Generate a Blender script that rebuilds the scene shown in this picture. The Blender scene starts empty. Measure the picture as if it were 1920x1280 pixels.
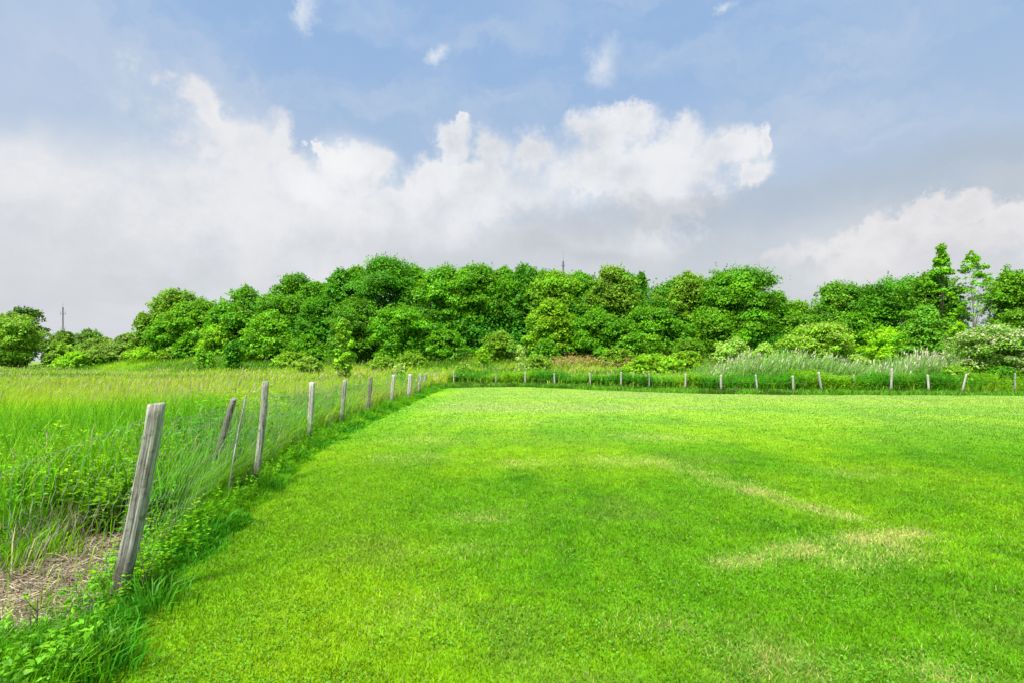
import bpy, math
import numpy as np

RS = np.random.RandomState
sc = bpy.context.scene
COL = sc.collection
EYE = 1.6          # camera height above the lawn
F = 960.0          # focal length in photo pixels (1920 wide)
HZ = 678.0         # horizon row of the photo

# ------------------------------------------------------------------ helpers
def lin(r, g, b):
    c = np.array([r, g, b], float) / 255.0
    return np.where(c <= 0.04045, c / 12.92, ((c + 0.055) / 1.055) ** 2.4)
def alb(r, g, b, k=1.75):
    """surface colour that shows as this sRGB value in full daylight here"""
    return lin(r, g, b) / k
def sstep(a, b, x):
    t = np.clip((np.asarray(x, float) - a) / (b - a), 0, 1)
    return t * t * (3 - 2 * t)
def hash2(ix, iy, seed):
    n = (ix * 374761393 + iy * 668265263 + seed * 974711) & 0xFFFFFFFF
    n = ((n ^ (n >> 13)) * 1274126177) & 0xFFFFFFFF
    n = (n ^ (n >> 16)) & 0xFFFFFF
    return n / float(0xFFFFFF)
def vnoise(x, y, seed=0):
    x = np.asarray(x, float); y = np.asarray(y, float)
    ix = np.floor(x).astype(np.int64); iy = np.floor(y).astype(np.int64)
    fx = x - ix; fy = y - iy
    fx = fx * fx * (3 - 2 * fx); fy = fy * fy * (3 - 2 * fy)
    a = hash2(ix, iy, seed); b = hash2(ix + 1, iy, seed)
    c = hash2(ix, iy + 1, seed); d = hash2(ix + 1, iy + 1, seed)
    return (a * (1 - fx) + b * fx) * (1 - fy) + (c * (1 - fx) + d * fx) * fy
def fbm(x, y, seed=0, oct=4):
    s = 0; a = 0.5; t = 0
    for k in range(oct):
        s = s + a * vnoise(x * 2 ** k, y * 2 ** k, seed + 17 * k); t += a; a *= 0.55
    return s / t
def unit(v):
    return v / np.maximum(np.linalg.norm(v, axis=-1, keepdims=True), 1e-9)

def tag(o, label=None, cat=None, group=None, kind=None):
    if label: o['label'] = label
    if cat: o['category'] = cat
    if group: o['group'] = group
    if kind: o['kind'] = kind
    return o
def empty(name, loc):
    o = bpy.data.objects.new(name, None); o.location = loc; COL.objects.link(o)
    o.empty_display_size = 0.3
    return o
def mesh_obj(name, V, polys, mat, parent=None, col=None, smooth=False):
    """V (n,3); polys: list of (m,k) index arrays; col (n,3) point colours"""
    me = bpy.data.meshes.new(name)
    V = np.asarray(V, np.float32)
    polys = [np.asarray(p, np.int32) for p in polys if len(p)]
    idx = np.concatenate([p.ravel() for p in polys])
    tot = np.concatenate([np.full(len(p), p.shape[1], np.int32) for p in polys])
    start = np.concatenate([[0], np.cumsum(tot)[:-1]]).astype(np.int32)
    me.vertices.add(len(V)); me.vertices.foreach_set('co', V.ravel())
    me.loops.add(len(idx)); me.loops.foreach_set('vertex_index', idx)
    me.polygons.add(len(tot)); me.polygons.foreach_set('loop_start', start)
    if smooth: me.polygons.foreach_set('use_smooth', np.ones(len(tot), bool))
    me.update(calc_edges=True)
    if col is not None:
        at = me.color_attributes.new('Col', 'FLOAT_COLOR', 'POINT')
        c4 = np.ones((len(V), 4), np.float32); c4[:, :3] = np.clip(col, 0.0005, 0.95)
        at.data.foreach_set('color', c4.ravel())
    me.materials.append(mat)
    o = bpy.data.objects.new(name, me); COL.objects.link(o)
    if parent is not None: o.parent = parent
    return o

# ------------------------------------------------------------------ terrain
SIDE_Y = [-12, 0, 3.42, 6.62, 10.24, 12.9, 15.06, 19.0, 21.3, 24.8, 28, 34]
SIDE_X = [-2.0, -2.40, -2.64, -3.31, -4.02, -4.28, -4.30, -4.45, -4.40, -4.5, -4.7, -4.7]
LAWN_Y = [-12, 0, 2.55, 3.82, 5.65, 8.93, 13.7, 24.8, 31, 34]
LAWN_X = [-1.5, -1.75, -2.06, -2.44, -2.80, -3.44, -3.72, -4.05, -4.0, -3.9]
FAR_X = [-60, -4.7, -4, 1, 5, 8, 11, 19.6, 25.1, 60]
FAR_Y = [35.5, 34.5, 35.5, 35, 32.7, 30, 27.3, 26.3, 25.6, 22]
LFAR_X = [-60, -4, 0, 1.4, 5, 9, 14, 24.8, 60]
LFAR_Y = [31.5, 31.5, 33, 32.4, 29, 26, 25, 24.5, 21.5]
def side_x(y): return np.interp(y, SIDE_Y, SIDE_X)
def lawn_left(y): return np.interp(y, LAWN_Y, LAWN_X) + 0.05 * np.sin(np.asarray(y) * 3.1) + 0.04 * np.sin(np.asarray(y) * 7.7)
def far_y(x): return np.interp(x, FAR_X, FAR_Y)
def lawn_far(x): return np.interp(x, LFAR_X, LFAR_Y) + 0.12 * np.sin(np.asarray(x) * 2.3)
def tz(x, y):
    x = np.asarray(x, float); y = np.asarray(y, float)
    a = x / np.maximum(y, 1)
    h = np.interp(a, [-1.3, -0.98, -0.88, -0.78, -0.6, 0, 0.5, 1.2], [0.5, 0.6, 1.6, 3.0, 3.4, 3.0, 2.4, 2.0])
    y0 = np.interp(a, [-1.1, -0.9, -0.6, 0, 1], [80, 75, 48, 38, 34])
    z = h * sstep(0, 1, (y - y0) / 38.0)
    off = (x < lawn_left(y)) | (y > lawn_far(x))
    z = z + np.where(off, 0.10 * (fbm(x * 0.35, y * 0.35, 5) - 0.5) * sstep(0.0, 3.0, np.hypot(x, y)), 0)
    return z
def at(px, y, py=None):
    return (px - 960.0) / F * y
def zof(py, y): return EYE + (HZ - py) / F * y

# ------------------------------------------------------------------ materials
def new_mat(name):
    m = bpy.data.materials.new(name); m.use_nodes = True
    m.node_tree.nodes.clear()
    return m, m.node_tree
def leaf_mat(name, trans=0.35, rough=0.55, spec=0.25):
    m, t = new_mat(name); N = t.nodes; L = t.links
    out = N.new('ShaderNodeOutputMaterial'); mix = N.new('ShaderNodeMixShader')
    p = N.new('ShaderNodeBsdfPrincipled'); tr = N.new('ShaderNodeBsdfTranslucent')
    at_ = N.new('ShaderNodeAttribute'); at_.attribute_name = 'Col'
    p.inputs['Roughness'].default_value = rough
    p.inputs['Specular IOR Level'].default_value = spec
    hs = N.new('ShaderNodeHueSaturation'); hs.inputs['Value'].default_value = 1.15
    hs.inputs['Hue'].default_value = 0.485
    L.new(at_.outputs['Color'], p.inputs['Base Color'])
    L.new(at_.outputs['Color'], hs.inputs['Color']); L.new(hs.outputs[0], tr.inputs['Color'])
    mix.inputs[0].default_value = trans
    L.new(p.outputs[0], mix.inputs[1]); L.new(tr.outputs[0], mix.inputs[2])
    L.new(mix.outputs[0], out.inputs['Surface'])
    return m
def col_mat(name, rough=0.9, bump=0.0, scale=30, var=0.3):
    m, t = new_mat(name); N = t.nodes; L = t.links
    out = N.new('ShaderNodeOutputMaterial'); p = N.new('ShaderNodeBsdfPrincipled')
    at_ = N.new('ShaderNodeAttribute'); at_.attribute_name = 'Col'
    tc = N.new('ShaderNodeTexCoord'); no = N.new('ShaderNodeTexNoise')
    no.inputs['Scale'].default_value = scale; no.inputs['Detail'].default_value = 6
    L.new(tc.outputs['Object'], no.inputs['Vector'])
    mr = N.new('ShaderNodeMapRange'); mr.inputs[1].default_value = 0.3; mr.inputs[2].default_value = 0.7
    mr.inputs[3].default_value = 1 - var; mr.inputs[4].default_value = 1 + var
    L.new(no.outputs['Fac'], mr.inputs[0])
    mx = N.new('ShaderNodeVectorMath'); mx.operation = 'MULTIPLY'
    L.new(at_.outputs['Color'], mx.inputs[0]); L.new(mr.outputs[0], mx.inputs[1])
    L.new(mx.outputs[0], p.inputs['Base Color'])
    p.inputs['Roughness'].default_value = rough; p.inputs['Specular IOR Level'].default_value = 0.15
    if bump:
        b = N.new('ShaderNodeBump'); b.inputs['Strength'].default_value = bump; b.inputs['Distance'].default_value = 0.03
        L.new(no.outputs['Fac'], b.inputs['Height']); L.new(b.outputs[0], p.inputs['Normal'])
    L.new(p.outputs[0], out.inputs['Surface'])
    return m
def wood_mat(name, c0, c1, c2):
    """weathered timber: long grey grain streaks, dark checks, lichen spots"""
    m, t = new_mat(name); N = t.nodes; L = t.links
    out = N.new('ShaderNodeOutputMaterial'); p = N.new('ShaderNodeBsdfPrincipled')
    tc = N.new('ShaderNodeTexCoord'); mp = N.new('ShaderNodeMapping')
    mp.inputs['Scale'].default_value = (60, 60, 3.0)
    L.new(tc.outputs['Object'], mp.inputs['Vector'])
    n1 = N.new('ShaderNodeTexNoise'); n1.inputs['Scale'].default_value = 1.0; n1.inputs['Detail'].default_value = 7
    n1.inputs['Roughness'].default_value = 0.65
    L.new(mp.outputs[0], n1.inputs['Vector'])
    r = N.new('ShaderNodeValToRGB'); e = r.color_ramp.elements
    e[0].position = 0.30; e[0].color = (*c0, 1); e[1].position = 0.68; e[1].color = (*c2, 1)
    q = e.new(0.46); q.color = (*c1, 1)
    L.new(n1.outputs['Fac'], r.inputs[0])
    n2 = N.new('ShaderNodeTexNoise'); n2.inputs['Scale'].default_value = 22; n2.inputs['Detail'].default_value = 5
    L.new(tc.outputs['Object'], n2.inputs['Vector'])
    r2 = N.new('ShaderNodeValToRGB'); r2.color_ramp.elements[0].position = 0.52; r2.color_ramp.elements[1].position = 0.70
    L.new(n2.outputs['Fac'], r2.inputs[0])
    mx = N.new('ShaderNodeMix'); mx.data_type = 'RGBA'; mx.inputs[7].default_value = (*(np.array(c0) * 0.8 + np.array([.01, .02, 0])), 1)
    mf = N.new('ShaderNodeMath'); mf.operation = 'MULTIPLY'; mf.inputs[1].default_value = 0.6
    L.new(r2.outputs[0], mf.inputs[0]); L.new(mf.outputs[0], mx.inputs[0]); L.new(r.outputs[0], mx.inputs[6])
    sp = N.new('ShaderNodeSeparateXYZ'); L.new(tc.outputs['Object'], sp.inputs[0])
    ad = N.new('ShaderNodeMath'); ad.operation = 'MULTIPLY_ADD'; L.new(n2.outputs['Fac'], ad.inputs[0]); ad.inputs[1].default_value = .5; L.new(sp.outputs[2], ad.inputs[2])
    rm = N.new('ShaderNodeMapRange'); rm.inputs[1].default_value = .42; rm.inputs[2].default_value = .60; rm.inputs[3].default_value = .75; rm.inputs[4].default_value = 0; L.new(ad.outputs[0], rm.inputs[0])
    m2 = N.new('ShaderNodeMix'); m2.data_type = 'RGBA'; m2.inputs[7].default_value = (.075, .058, .035, 1); L.new(rm.outputs[0], m2.inputs[0]); L.new(mx.outputs[2], m2.inputs[6])
    L.new(m2.outputs[2], p.inputs['Base Color']); p.inputs['Roughness'].default_value = 0.9
    p.inputs['Specular IOR Level'].default_value = 0.15
    b = N.new('ShaderNodeBump'); b.inputs['Strength'].default_value = 0.7; b.inputs['Distance'].default_value = 0.012
    L.new(n1.outputs['Fac'], b.inputs['Height']); L.new(b.outputs[0], p.inputs['Normal'])
    L.new(p.outputs[0], out.inputs['Surface'])
    return m
def plain_mat(name, c, rough=0.6, metal=0.0, scale=20):
    m, t = new_mat(name); N = t.nodes; L = t.links
    out = N.new('ShaderNodeOutputMaterial'); p = N.new('ShaderNodeBsdfPrincipled')
    tc = N.new('ShaderNodeTexCoord'); no = N.new('ShaderNodeTexNoise'); no.inputs['Scale'].default_value = scale
    L.new(tc.outputs['Object'], no.inputs['Vector'])
    r = N.new('ShaderNodeValToRGB')
    r.color_ramp.elements[0].color = (*(np.array(c) * 0.65), 1); r.color_ramp.elements[1].color = (*(np.array(c) * 1.3), 1)
    L.new(no.outputs['Fac'], r.inputs[0]); L.new(r.outputs[0], p.inputs['Base Color'])
    p.inputs['Roughness'].default_value = rough; p.inputs['Metallic'].default_value = metal
    L.new(p.outputs[0], out.inputs['Surface'])
    return m

M_LEAF = leaf_mat('leaf', 0.40)
M_GRASS = leaf_mat('grass_blade', 0.45, 0.5, 0.3)
M_LAWN = leaf_mat('lawn_blade', 0.30, 0.6, 0.2)
M_DRY = leaf_mat('dry_stalk', 0.15, 0.9, 0.1)
M_TURF = col_mat('turf', 0.95, 0.6, 28, 0.28)
M_SOIL = col_mat('soil', 0.95, 0.6, 6, 0.3)
M_BARK = plain_mat('bark', (0.09, 0.075, 0.05), 0.95, 0, 6)
M_PALEBARK = plain_mat('pale_bark', (0.32, 0.30, 0.25), 0.9, 0, 5)
M_TWIG = plain_mat('dead_twig', (0.10, 0.07, 0.055), 0.9, 0, 25)
M_POST = wood_mat('weathered_wood', (0.045, 0.038, 0.03), (0.26, 0.245, 0.21), (0.56, 0.55, 0.50))
M_POST_PALE = wood_mat('pale_wood', (0.16, 0.145, 0.12), (0.40, 0.38, 0.33), (0.66, 0.64, 0.58))
M_POST_DARK = wood_mat('dark_wood', (0.06, 0.052, 0.045), (0.17, 0.15, 0.125), (0.36, 0.34, 0.30))
M_WIRE = plain_mat('galvanised_wire', (0.25, 0.24, 0.21), 0.7, 0.1, 60)
M_MAST = plain_mat('mast_steel', (0.09, 0.09, 0.10), 0.7, 0.2, 1)

# ------------------------------------------------------------------ builders
def blades(P, h, w, lean, c0, c1, rng, segs=2, az=None):
    """curved grass blades. lean (n,2) tip offset in units of h. Returns V, polys, C"""
    n = len(P); h = h[:, None]; w = w[:, None]
    if az is None: az = rng.uniform(0, 2 * np.pi, n)
    W = np.stack([np.cos(az), np.sin(az), np.zeros(n)], 1) * w * 0.5
    L = np.concatenate([lean, np.zeros((n, 1))], 1)
    ll = np.linalg.norm(lean, axis=1, keepdims=True)
    up = np.array([0, 0, 1.0])
    tip = P + up * h * np.sqrt(np.maximum(1 - 0.75 * ll ** 2, 0.08)) + L * h
    if segs == 1:
        V = np.stack([P - W, P + W, tip], 1).reshape(-1, 3)
        i = np.arange(n)[:, None] * 3
        C = np.stack([c0, c0, c1], 1).reshape(-1, 3)
        return V, [i + np.array([0, 1, 2])], C
    mid = P + up * h * 0.58 + L * h * 0.30
    V = np.stack([P - W * 0.7, P + W * 0.7, mid + W, mid - W, tip], 1).reshape(-1, 3)
    i = np.arange(n)[:, None] * 5
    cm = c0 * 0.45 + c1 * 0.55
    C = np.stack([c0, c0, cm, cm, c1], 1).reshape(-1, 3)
    return V, [i + np.array([0, 1, 2, 3]), i + np.array([3, 2, 4])], C
def leaves(P, nrm, size, aspect, c, rng):
    """leaf-shaped rhombs, slightly folded"""
    n = len(P); nrm = unit(nrm)
    t = unit(np.cross(nrm, rng.normal(size=(n, 3)))); b = np.cross(nrm, t)
    s = size[:, None] * 0.5; a = np.asarray(aspect)
    V = np.stack([P - t * s, P + b * s * a - t * s * 0.15 + nrm * s * 0.2, P + t * s, P - b * s * a - t * s * 0.15 + nrm * s * 0.2], 1).reshape(-1, 3)
    i = np.arange(n)[:, None] * 4
    return V, [i + np.array([0, 1, 2, 3])], np.repeat(c, 4, 0)
def join(parts):
    Vs, Ps, Cs, o = [], {}, [], 0
    for V, polys, C in parts:
        Vs.append(V); Cs.append(C)
        for p in polys: Ps.setdefault(p.shape[1], []).append(p + o)
        o += len(V)
    return np.concatenate(Vs), [np.concatenate(p) for p in Ps.values()], np.concatenate(Cs)
def tube(pts, rad, sides=6, cap=True):
    pts = np.asarray(pts, float); n = len(pts)
    T = unit(np.gradient(pts, axis=0))
    ref = np.where(np.abs(T[:, 2:3]) > 0.9, np.array([[1.0, 0, 0]]), np.array([[0, 0, 1.0]]))
    A = unit(np.cross(T, ref)); B = np.cross(T, A)
    for k in range(1, n):   # keep the frame from flipping
        if np.dot(A[k], A[k - 1]) < 0: A[k] *= -1; B[k] *= -1
    th = np.arange(sides) / sides * 2 * np.pi
    V = pts[:, None, :] + (A[:, None, :] * np.cos(th)[None, :, None] + B[:, None, :] * np.sin(th)[None, :, None]) * np.asarray(rad, float)[:, None, None]
    V = V.reshape(-1, 3)
    q = []
    for k in range(n - 1):
        for s in range(sides):
            s2 = (s + 1) % sides
            q.append([k * sides + s, k * sides + s2, (k + 1) * sides + s2, (k + 1) * sides + s])
    polys = [np.array(q)]
    if cap: polys.append(np.array([[(n - 1) * sides + s for s in range(sides)]]))
    return V, polys, np.zeros((len(V), 3))

# --- crowns
def prof(kind, t):
    if kind == 'dome': return np.maximum(1 - t ** 2.6, 0) ** .55 * (0.88 + 0.12 * np.minimum(t / 0.25, 1))
    if kind == 'round': return np.sqrt(np.maximum(1 - (2 * t - 1) ** 2, 0)) ** 0.8
    if kind == 'egg': return np.maximum(np.sin(np.pi * t ** 0.75), 0) ** 0.7
    if kind == 'cone': return np.maximum(1 - t, 0) ** 0.75 * np.minimum(1, 0.55 + t * 3)
    if kind == 'column': return np.minimum(1, (1 - t) * 3.2) ** 0.6 * np.minimum(1, 0.6 + t * 3)
    if kind == 'mound': return np.sqrt(np.maximum(1 - t ** 2, 0))
def crown_blobs(rng, c, r, h, kind, nb, rb):
    """c: crown foot (x,y,z); r=(rx,ry); h crown height"""
    t = rng.uniform(0.02, 0.98, nb) ** 0.85
    w = prof(kind, t)
    th = rng.uniform(0, 2 * np.pi, nb); flip = (np.sin(th) > 0.25) & (rng.rand(nb) < 0.45)
    th = np.where(flip, -th, th)
    rho = np.sqrt(rng.uniform(0.38, 1, nb)); pp = rng.uniform(0, 6.28, 3)
    w = w * (1 + .16 * np.sin(3 * th + pp[0] + 4 * t) + .12 * np.sin(7 * t + pp[1] + th))
    c = (c[0] + r[0] * .12 * math.sin(pp[2]), c[1], c[2])
    br = rb * np.where(rng.rand(nb) < .4, rng.uniform(.38, .7, nb), rng.uniform(0.7, 1.25, nb))
    rx = np.maximum(r[0] * w - br * 0.75, 0.0); ry = np.maximum(r[1] * w - br * 0.75, 0.0)
    B = np.stack([c[0] + rx * rho * np.cos(th), c[1] + ry * rho * np.sin(th), c[2] + np.clip(t * h, br * 0.4, np.maximum(h - br * 0.55, br * 0.4))], 1)
    return B, br
def crown_leaves(rng, B, br, n, ls, col, flat=0.68, var=0.16, hue=0.10, lo=-0.2, aspect=0.6, tipcol=None, tipf=0.0, drop=0.0):
    wgt = br ** 2; wgt = wgt / wgt.sum()
    k = rng.choice(len(B), n, p=wgt)
    z = rng.uniform(lo, 1, n); ph = rng.uniform(0, 2 * np.pi, n); s = np.sqrt(1 - z * z)
    d = np.stack([s * np.cos(ph), s * np.sin(ph), z], 1)
    # lumpy twig structure inside each clump
    lump = 0.5 + 0.5 * np.sin(d[:, 0] * 5.3 + k * 1.7) * np.sin(d[:, 1] * 4.7 + k * 2.9) * np.sin(d[:, 2] * 5.9 + k)
    rad = br[k] * (0.66 + 0.34 * rng.rand(n) + 0.36 * lump + 0.25 * np.maximum(rng.normal(size=n) - .8, 0))
    inner = rng.rand(n) < 0.12; rad = np.where(inner, rad * rng.rand(n), rad)
    ax = B.mean(0); o = B - ax; o[:, 2] *= .5; o = unit(unit(o) * np.array([1, 1, .6]) + rng.normal(size=o.shape) * .45 + np.array([0, 0, .25]))
    st = rng.uniform(.25, .75, len(B))
    off = d * rad[:, None] * np.array([1, 1, flat]); al = np.sum(off * o[k], 1, keepdims=True)
    P = B[k] + off * .88 + o[k] * al * st[k][:, None]
    if drop: P[:, 2] -= drop * br[k] * (1 - z) * rng.rand(n)
    nr = d * 0.55 + np.array([0, -0.12, 0.55]) + rng.normal(size=(n, 3)) * 0.45
    bj = rng.normal(size=(len(B), 2))
    v = 1 + var * bj[k, 0] + rng.normal(size=n) * 0.2
    y = hue * bj[k, 1] + rng.normal(size=n) * 0.08
    C = col[None, :] * np.clip(v, 0.45, 1.7)[:, None]
    C = C * np.stack([1 + 1.3 * y, 1 + 0.25 * y, np.ones(n)], 1)
    if tipcol is not None:
        tipcol = np.asarray(tipcol) * 1.35
        m = (rng.rand(n) < tipf * np.clip(z * 1.2 + 0.2, 0.1, 1)) & ~inner
        C = np.where(m[:, None], tipcol[None, :] * (1 + rng.normal(size=(n, 1)) * 0.12), C)
    return leaves(P, nr, ls * rng.uniform(0.6, 1.45, n), aspect, C, rng)
def sprigs(rng, B, br, n, ls, col, length):
    """ragged twigs growing out of the crown all round, most of them near the top"""
    p = (B[:, 2] - B[:, 2].min() + .5 * np.ptp(B[:, 2]) + .1) * br; k = rng.choice(len(B), n, p=p / p.sum())
    ax = B.mean(0); o = unit((B[k] - ax) * np.array([1, 1, .7]) + rng.normal(size=(n, 3)) * .4 * np.ptp(B[:, 0]) * .3)
    d = unit(o * .7 + rng.normal(size=(n, 3)) * .35 + np.array([0, 0, .75]))
    base = B[k] + d * (br[k] * .6)[:, None]
    m = 8
    u = np.tile(np.linspace(0.1, 1, m), n); kk = np.repeat(np.arange(n), m)
    P = base[kk] + d[kk] * (u * length * rng.uniform(0.3, 0.85, n)[kk])[:, None] + rng.normal(size=(n * m, 3)) * ls * 0.5 * (1.25 - u)[:, None]
    C = col[None, :] * np.clip(1 + rng.normal(size=(n * m, 1)) * 0.18, 0.6, 1.5)
    return leaves(P, rng.normal(size=(n * m, 3)) + np.array([0, -0.3, 0.5]), ls * rng.uniform(0.6, 1.1, n * m), 0.6, C, rng)
def trunk_parts(rng, c, h, r0, B, nl=7, lean=0.0, fork=0.35):
    top = np.array([c[0] + lean, c[1], c[2] + h * 0.82])
    s = np.linspace(0, 1, 7)[:, None]
    pts = np.array(c) * (1 - s) + top * s + np.concatenate([rng.normal(size=(7, 2)) * h * 0.008, np.zeros((7, 1))], 1)
    pts[0] = c; pts[0][2] -= 0.15
    rad = r0 * np.array([1.25, 1.0, 0.85, 0.7, 0.52, 0.34, 0.15])
    parts = [tube(pts, rad, 8)]
    for k in rng.choice(len(B), min(nl, len(B)), replace=False):
        e = B[k]; f = np.clip(((e[2] - c[2]) / h) * 0.6, fork * 0.5, 0.8)
        i = f * 6; i0 = int(i); b = pts[i0] + (pts[min(i0 + 1, 6)] - pts[i0]) * (i - i0)
        mid = (b + e) / 2 + np.array([0, 0, 0.06 * h * (rng.rand() - 0.3)])
        rr = r0 * 0.42 * (1.1 - f)
        parts.append(tube([b, (b + mid) / 2, mid, e], [rr, rr * 0.75, rr * 0.5, rr * 0.18], 5))
    return parts

def tree(name, label, cat, px, hw, ytop, y, col, kind='dome', seed=0, nb=None, rb=None, ls=None, dens=1.0, zb=None,
         foot=0.03, trunk=True, group=None, bark=None, flat=0.72, var=0.17, hue=0.07, lo=-0.3, tipcol=None, tipf=0.0, spr=1.0, lean=0.0, depth=0.9, stem_r=None, drop=0.0, k=1.0, fill=0.3, nl=12):
    rng = RS(seed + 1000)
    x = at(px, y); z0 = float(tz(x, y)) if zb is None else zb
    H = zof(ytop, y) - z0; R = hw / F * y
    root = empty(name, (x, y, z0)); tag(root, label, cat, group)
    ch = H * (1 - foot); c = (0.0, 0.0, H * foot)
    col = np.asarray(col) * k * np.array([3.7, 2.1, 1.25])
    col[0] = min(col[0], col[1] * 0.47 + col[2] * 1.0)
    if rb is None: rb = 0.24 * min(R, ch * 0.6)
    if nb is None: nb = int(np.clip(11 * (R * ch) / (rb * rb) / 3.6, 22, 200))
    B, br = crown_blobs(rng, c, (R, R * depth), ch, kind, nb, rb)
    # a few clumps that make the topmost outline
    if kind not in ('cone', 'column'):
        m = max(4, nb // 9); xx = rng.normal(size=m) * 0.36 * R
        T = np.stack([xx, rng.uniform(-0.4, 0.3, m) * R, c[2] + ch - rb * 0.5 - np.abs(xx) * 0.5 - rng.rand(m) ** 1.5 * rb * 1.2], 1)
        B = np.concatenate([B, T]); br = np.concatenate([br, rb * rng.uniform(0.45, 0.9, m)])
    e_n = max(6, nb // 7); k_ = rng.randint(0, len(B), e_n); d_ = unit(rng.normal(size=(e_n, 3)) * np.array([1, .7, .6]) + np.array([0, 0, .55]))
    B = np.concatenate([B, B[k_] + d_ * (br[k_] * 1.0)[:, None]]); br = np.concatenate([br, br[k_] * rng.uniform(.28, .5, e_n)])
    if ls is None: ls = 0.0044 * y
    apx = 2 * R * ch * 0.8 * (512.0 / y) ** 2          # picture area in render pixels
    lpx = (ls * 512 / y) ** 2 * 0.18
    n = int(np.clip(dens * 4.2 * apx / lpx, 250, 42000))
    parts = [crown_leaves(rng, B, br, n, ls, col, flat, var, hue, lo, 0.6, tipcol, tipf, drop)]
    if fill:
        nf = int(n * fill); t = rng.uniform(0, .86, nf); w = prof(kind, t) * np.sqrt(rng.rand(nf)) * .66; a = rng.uniform(0, 6.28, nf)
        Pf = np.stack([R * w * np.cos(a), R * depth * w * np.sin(a), c[2] + t * ch], 1)
        Cf = 0.9 * col[None, :] * np.clip(1 + rng.normal(size=(nf, 1)) * .15, .5, 1.5)
        parts.append(leaves(Pf, rng.normal(size=(nf, 3)) + np.array([0, -.3, .5]), ls * rng.uniform(.7, 1.5, nf), .6, Cf, rng))
    if spr: parts.append(sprigs(rng, B, br, int(spr * (24 + 0.9 * nb)), ls, col * 1.05, rb * 1.1))
    V, P, C = join(parts)
    mesh_obj('crown' if trunk else 'foliage', V, P, M_LEAF, root, C)
    r0 = stem_r or max(0.02, 0.022 * H)
    if trunk:
        V, P, C = join(trunk_parts(rng, (0, 0, 0), H, r0, B, nl, lean))
        mesh_obj('trunk', V, P, bark or M_BARK, root)
    else:
        ps = []
        for i in range(7):
            e = B[rng.randint(len(B))]; b = np.array([rng.normal() * 0.12 * R, rng.normal() * 0.12 * R, -0.1])
            ps.append(tube([b, (b * 0.6 + e * 0.4) + np.array([0, 0, 0.1 * H]), e], [r0, r0 * 0.7, r0 * 0.25], 5))
        V, P, C = join(ps)
        mesh_obj('stems', V, P, bark or M_BARK, root)
    return root

# ------------------------------------------------------------------ colours of the place
DRY = 1.3 * np.array([1.0, 1.0, .95]) * alb(206, 214, 120)
def lawn_dry(x, y):
    # dry worn patches: a bent line of parched turf and single spots
    def seg(x0, y0, x1, y1, w):
        dx, dy = x1 - x0, y1 - y0; L2 = dx * dx + dy * dy
        u = np.clip(((x - x0) * dx + (y - y0) * dy) / L2, 0, 1)
        return np.exp(-(((x - x0 - u * dx) ** 2 + (y - y0 - u * dy) ** 2) / w ** 2))
    m = 0.75 * seg(1.68, 4.05, 2.5, 4.4, 0.12) + 0.85 * seg(3.1, 4.62, 3.75, 4.8, 0.15) + 0.35 * seg(2.4, 4.4, 3.3, 4.6, 0.16) + 0.65 * seg(3.0, 6.3, 3.45, 5.3, 0.17) + 0.35 * seg(2.4, 8.2, 3.0, 6.4, 0.3)
    m = m + 0.3 * seg(2.6, 4.1, 3.4, 4.35, 0.2)
    for (sx, sy, w, k) in [(0.17, 8.1, 0.5, .55), (1.7, 8.3, 0.65, .6), (-0.3, 5.3, 0.35, .5), (1.4, 2.75, 0.28, .65), (-1.7, 8.6, 0.7, .5), (2.2, 2.6, 0.22, .6),
                           (4.9, 7.4, .5, .45), (0.9, 3.1, .25, .35), (-.6, 3.3, .3, .3), (3.0, 11, .9, .5), (-0.4, 4.4, .3, .3), (-1.9, 10.5, .8, .45), (2.3, 2.35, 0.2, .5)]:
        m = m + .6 * k * np.exp(-(((x - sx) / w) ** 2 + ((y - sy) / (w * 0.7)) ** 2))
    m = np.clip(m * (0.0 + 2.0 * fbm(x * 5, y * 5, 7, 4)), 0, 0.9)
    return m
def lawn_colour(x, y, mix_dry=True):
    a = alb(104, 190, 4); b = alb(132, 208, 6); dk = alb(70, 160, 8); pale = alb(176, 222, 84); dry = alb(205, 216, 118); olive = alb(140, 180, 60)
    n1 = fbm(x * 0.55, y * 0.35, 1, 4); n2 = fbm(x * 2.2, y * 1.6, 2, 4); n3 = fbm(x * 0.10 + y * .05, y * 0.75, 3, 3)
    t = sstep(0.36, 0.66, n1)[..., None]; c = a * (1 - t) + b * t
    t = (0.45 * sstep(0.54, 0.70, n2) * sstep(0.25, 0.6, 1 - n1))[..., None]; c = c * (1 - t) + dk * t
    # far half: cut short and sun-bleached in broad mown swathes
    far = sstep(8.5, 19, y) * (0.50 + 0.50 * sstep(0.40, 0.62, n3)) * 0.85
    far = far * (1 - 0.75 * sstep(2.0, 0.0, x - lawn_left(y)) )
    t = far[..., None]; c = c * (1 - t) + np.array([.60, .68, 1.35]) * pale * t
    c = c * np.array([1.6, 1.18, 1.1])
    cl = fbm(x * 9, y * 9, 13, 3); c = c * (0.86 + 0.28 * sstep(.3, .7, cl))[..., None]
    # warmer strip of grass along the left edge
    t = (0.35 * np.exp(-((x - lawn_left(y) - 1.0) / 0.8) ** 2) * sstep(16, 4, y))[..., None]; c = c * (1 - t) + np.array([1.7, 1.22, 1.]) * alb(142, 208, 6) * t
    if mix_dry:
        t = 0.9 * lawn_dry(x, y)[..., None]; c = c * (1 - t) + DRY * t
    t = (0.45 * sstep(0.60, 0.75, fbm(x * 0.9 + 5, y * 0.7, 11, 3)) * sstep(14, 7, y))[..., None]; c = c * (1 - t) + olive * t
    return c
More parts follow.
